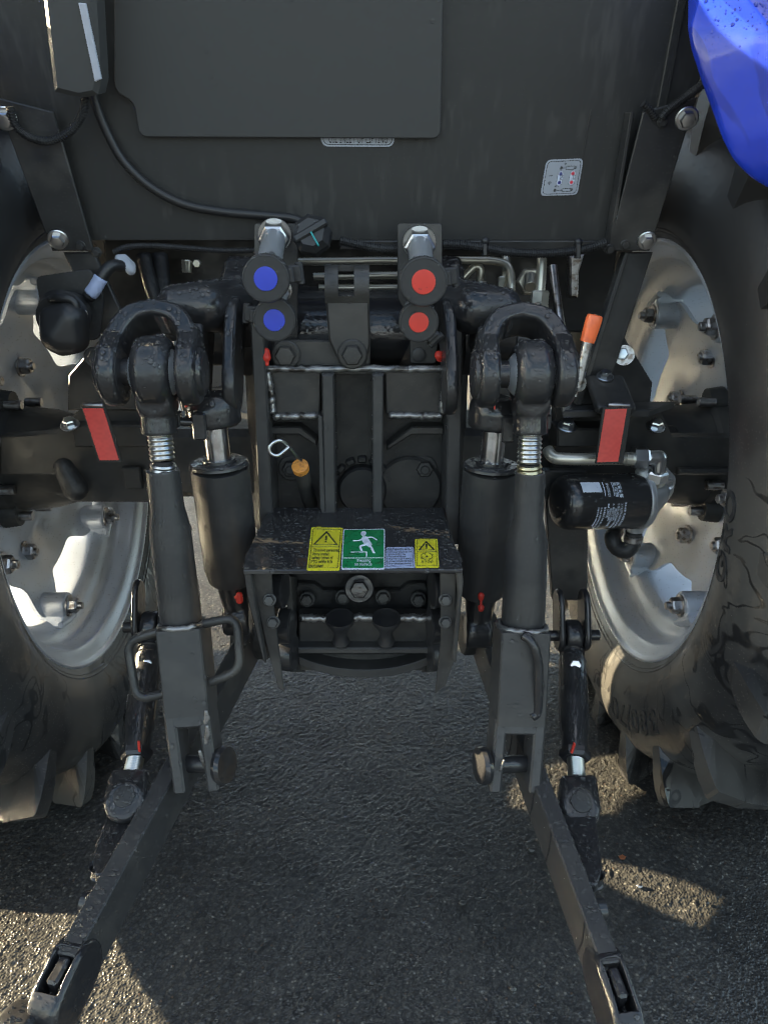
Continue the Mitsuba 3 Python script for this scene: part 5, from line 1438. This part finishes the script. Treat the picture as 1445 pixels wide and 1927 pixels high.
put(ff, "paper_label", can_patch(FL * .17, FL * .40, 62, 38), "white", True, "small off-white paper label")
put(ff, "rule_lines", cat(can_patch(FL * .425, FL * .435, 62, 30, .0004), can_patch(FL * .535, FL * .542, 62, 30, .0004)), "white", True)
head = fuse([hull(disc_pts(fb + fz * .006, fz, FR * 1.03, .012, 40, .002)), hull(disc_pts(fb + fz * .012, fz, FR * .8, .010, 34), disc_pts(fb + fz * .040 + fy * .012, fz, FR * .42, .016, 28)),
             hull(((0.4520,-0.2000,0.6093), .015), ((0.4571,-0.2000,0.5886), .018)), hull(((0.4514,-0.2000,0.5242), .014), ((0.4465,-0.2000,0.5054), .012))], fine=.006, it=3)
put(ff, "filter_head", head, "alloy", 45)
put(ff, "mount_plate", slab(rpoly([(0.4571,-0.1900,0.6098),(0.4868,-0.1900,0.6221),(0.5107,-0.1900,0.5986),(0.5091,-0.1900,0.5712),(0.4928,-0.1900,0.5473),(0.4838,-0.1900,0.5483),(0.4687,-0.1900,0.5715)], .006), (0, .018, 0), .003), "alloy", 30)
put(ff, "mount_bolt", cat(lathe([(0, .009), (.005, .009), (.0055, .0075), (.003, .0045)], (0.4959,-0.1910,0.5890), (0, -1, 0), 24)), "zinc", 30)
pp = group(TR, "filter_pipe", "bright bent steel pipe with hex nuts feeding the oil filter")
put(pp, "pipe", tube(round_path([(0.2926,-0.2000,0.6509),(0.2983,-0.2150,0.6411),(0.3265,-0.2200,0.6407),(0.4229,-0.2200,0.6409)], .03, 7), 0.0096, 20), "pipe", True)
put(pp, "ferrule", rod((0.4112,-0.2200,0.6410), (0.4263,-0.2200,0.6409), 0.0108, 24), "pipe", 30)
put(pp, "nut", hexa((0.4236,-0.2200,0.6427), (1, 0, 0), 0.0300, 0.0233), "zinc", 20)
put(pp, "elbow", fuse([hull(((0.4496,-0.2200,0.6425), .0115), ((0.4648,-0.2200,0.6424), .0118)), hull(((0.4657,-0.2200,0.6415), .0115), ((0.4664,-0.2200,0.6224), .0105))], fine=.004, it=2), "zinc", 45)
put(pp, "lower_nut", hexa((0.4674,-0.2100,0.6025), (.05, -.1, 1), 0.0322, .017), "zinc", 20)
put(pp, "seat", rod((0.4690,-0.2050,0.5964), (0.4678,-0.2080,0.6045), .016, 24), "pipe", 30)
hs = group(TR, "filter_hose", "short black hose bent under the oil filter with a steel clamp")
put(hs, "hose", tube(smooth_path([(0.4469,-0.2000,0.5101),(0.4466,-0.2000,0.4892),(0.4373,-0.2000,0.4759),(0.4242,-0.1900,0.4776),(0.4187,-0.1800,0.4909),(0.4334,-0.1500,0.4906)], 8), .0135, 20), "rubber", True)
put(hs, "clamp", cat(rod((0.4468,-0.2000,0.5026), (0.4471,-0.2000,0.4921), .0149, 30, .001), *[box(A((0.4474,-0.2000,0.4978)) + A((math.cos(t), -math.sin(t), 0)) * .0149, A((-math.sin(t), -math.cos(t), 0)) * .0007, A((math.cos(t), -math.sin(t), 0)) * .0004, (0, 0, .003), .0001) for t in np.linspace(.2, 2.9, 13)]), "bare", 30)

# small loose things on the ground
lf = [(0.4181,-0.3815,0.0040),(0.4254,-0.3782,0.0040),(0.4301,-0.3829,0.0040),(0.4256,-0.3885,0.0040),(0.4190,-0.3873,0.0040)]
scene["leaf_scrap"] = mikit.ply(slab(A(lf), (0, 0, -.002), .0004), M["scrap"], smooth=30)
labels["leaf_scrap"] = {"label": "tiny rusty orange leaf scrap on the asphalt right of the lower link", "category": "leaf"}
stones = [(0.4319,-0.4433,0.0030), (-0.0867,-0.4270,0.0030), (0.2004,-0.6134,0.0030), (0.2384,-0.6095,0.0030), (0.1483,-0.4698,0.0030), (0.5249,-0.4779,0.0030), (0.0010,-0.3289,0.0030), (0.0083,-0.5999,0.0030), (0.2767,-0.3647,0.0030)]
sl = ["pale pebble on the asphalt beside the right bracket plate", "small pale pebble in the middle of the asphalt", "pebble near the bottom edge left of the right link", "pebble near the bottom edge beside the right link's bar", "grey pebble between the links towards the right",
      "pebble in the sunny streak on the asphalt", "tiny pebble between the links near the step's shade", "tiny pebble at the bottom middle of the asphalt", "pebble beside the right lower link's foot"]
for c, l in zip(stones, sl):
    t = trimesh.creation.icosphere(2, 1.0)
    v = np.array(t.vertices)
    v *= (1 + .35 * (meshkit.noise(v * 1.7 + A(c) * 50, 4)[:, None] - .5)) * A((.0055, .0045, .0035)) * rng.uniform(.6, 1.1)
    t.vertices = v + A(c)
    k = key("", "pebble")
    scene[k] = mikit.ply(t, M["bare"] if l.startswith("pale") else M["asphalt_far"], smooth=40)
    labels[k] = {"label": l, "category": "pebble"}

# sidewall lettering on the right tyre
put(wr, "size_lettering", on_sidewall("380/70", .038, math.radians(-132), .464, 1, 1.22), "rubber", 30, "raised size lettering 380/70 on the sidewall")
put(wr, "maker_lettering", on_sidewall("GRO", .040, math.radians(187), .462, 1, 1.15, -1), "rubber", 30, "raised letters on the sidewall")

# ---------------------------------------------------------------- rain beads
drop = trimesh.creation.icosphere(1, 1.0)
drop = drop.slice_plane((0, 0, -.25), (0, 0, 1))
DV, DF = np.array(drop.vertices), np.array(drop.faces)
vs, fs, off = [], [], 0
EYE = A((0.0085,-1.3634,0.9710))
for mesh, dens in WET:
    dens, rs = dens if isinstance(dens, tuple) else (dens, 1.0)
    n = int(mesh.area * 8500 * dens)
    if n < 1:
        continue
    pts, fi = trimesh.sample.sample_surface(mesh, n, seed=int(rng.integers(1e9)))
    nr = mesh.face_normals[fi]
    up = np.clip(0.35 + 0.65 * nr[:, 2] - .25 * nr[:, 1], 0, 1) ** 1.2
    see = ((EYE - pts) * nr).sum(1) > 0
    keep = see & (rng.random(n) < up)
    pts, nr = pts[keep], nr[keep]
    put_at, put_r = np.zeros((0, 3)), np.zeros(0)
    for p, q in zip(pts, nr):
        flat = max(q[2], 0)
        r = rs * .00135 * math.exp(rng.normal(0, .40)) * (1 + .55 * flat)
        if rng.random() < .10 * flat:
            r *= rng.uniform(1.5, 2.6)
        r = min(r, .0038)
        if len(put_r) and (np.linalg.norm(put_at - p, axis=1) < 1.0 * (put_r + r)).any():
            continue
        put_at, put_r = np.vstack([put_at, p]), np.append(put_r, r)
        x, y, z = frame(q)
        h = r * rng.uniform(.5, .75)
        st_ = 1 + .3 * abs(rng.normal())
        vs.append(p + DV[:, :1] * x * r + DV[:, 1:2] * y * r * st_ + (DV[:, 2:] + .1) * z * h)
        fs.append(DF + off)
        off += len(DV)
scene["raindrops"] = mikit.ply(trimesh.Trimesh(np.vstack(vs), np.vstack(fs), process=False), M["water"], smooth=True)
labels["raindrops"] = {"label": "clear rain beads standing on the tractor's black metal and stickers", "category": "raindrops", "kind": "stuff"}
print("drops", len(vs), "entries", len(scene), "triangles", sum(len(meshkit.WRITTEN[d["filename"]][1]) for d in scene.values() if isinstance(d, dict) and d.get("type") == "ply"))
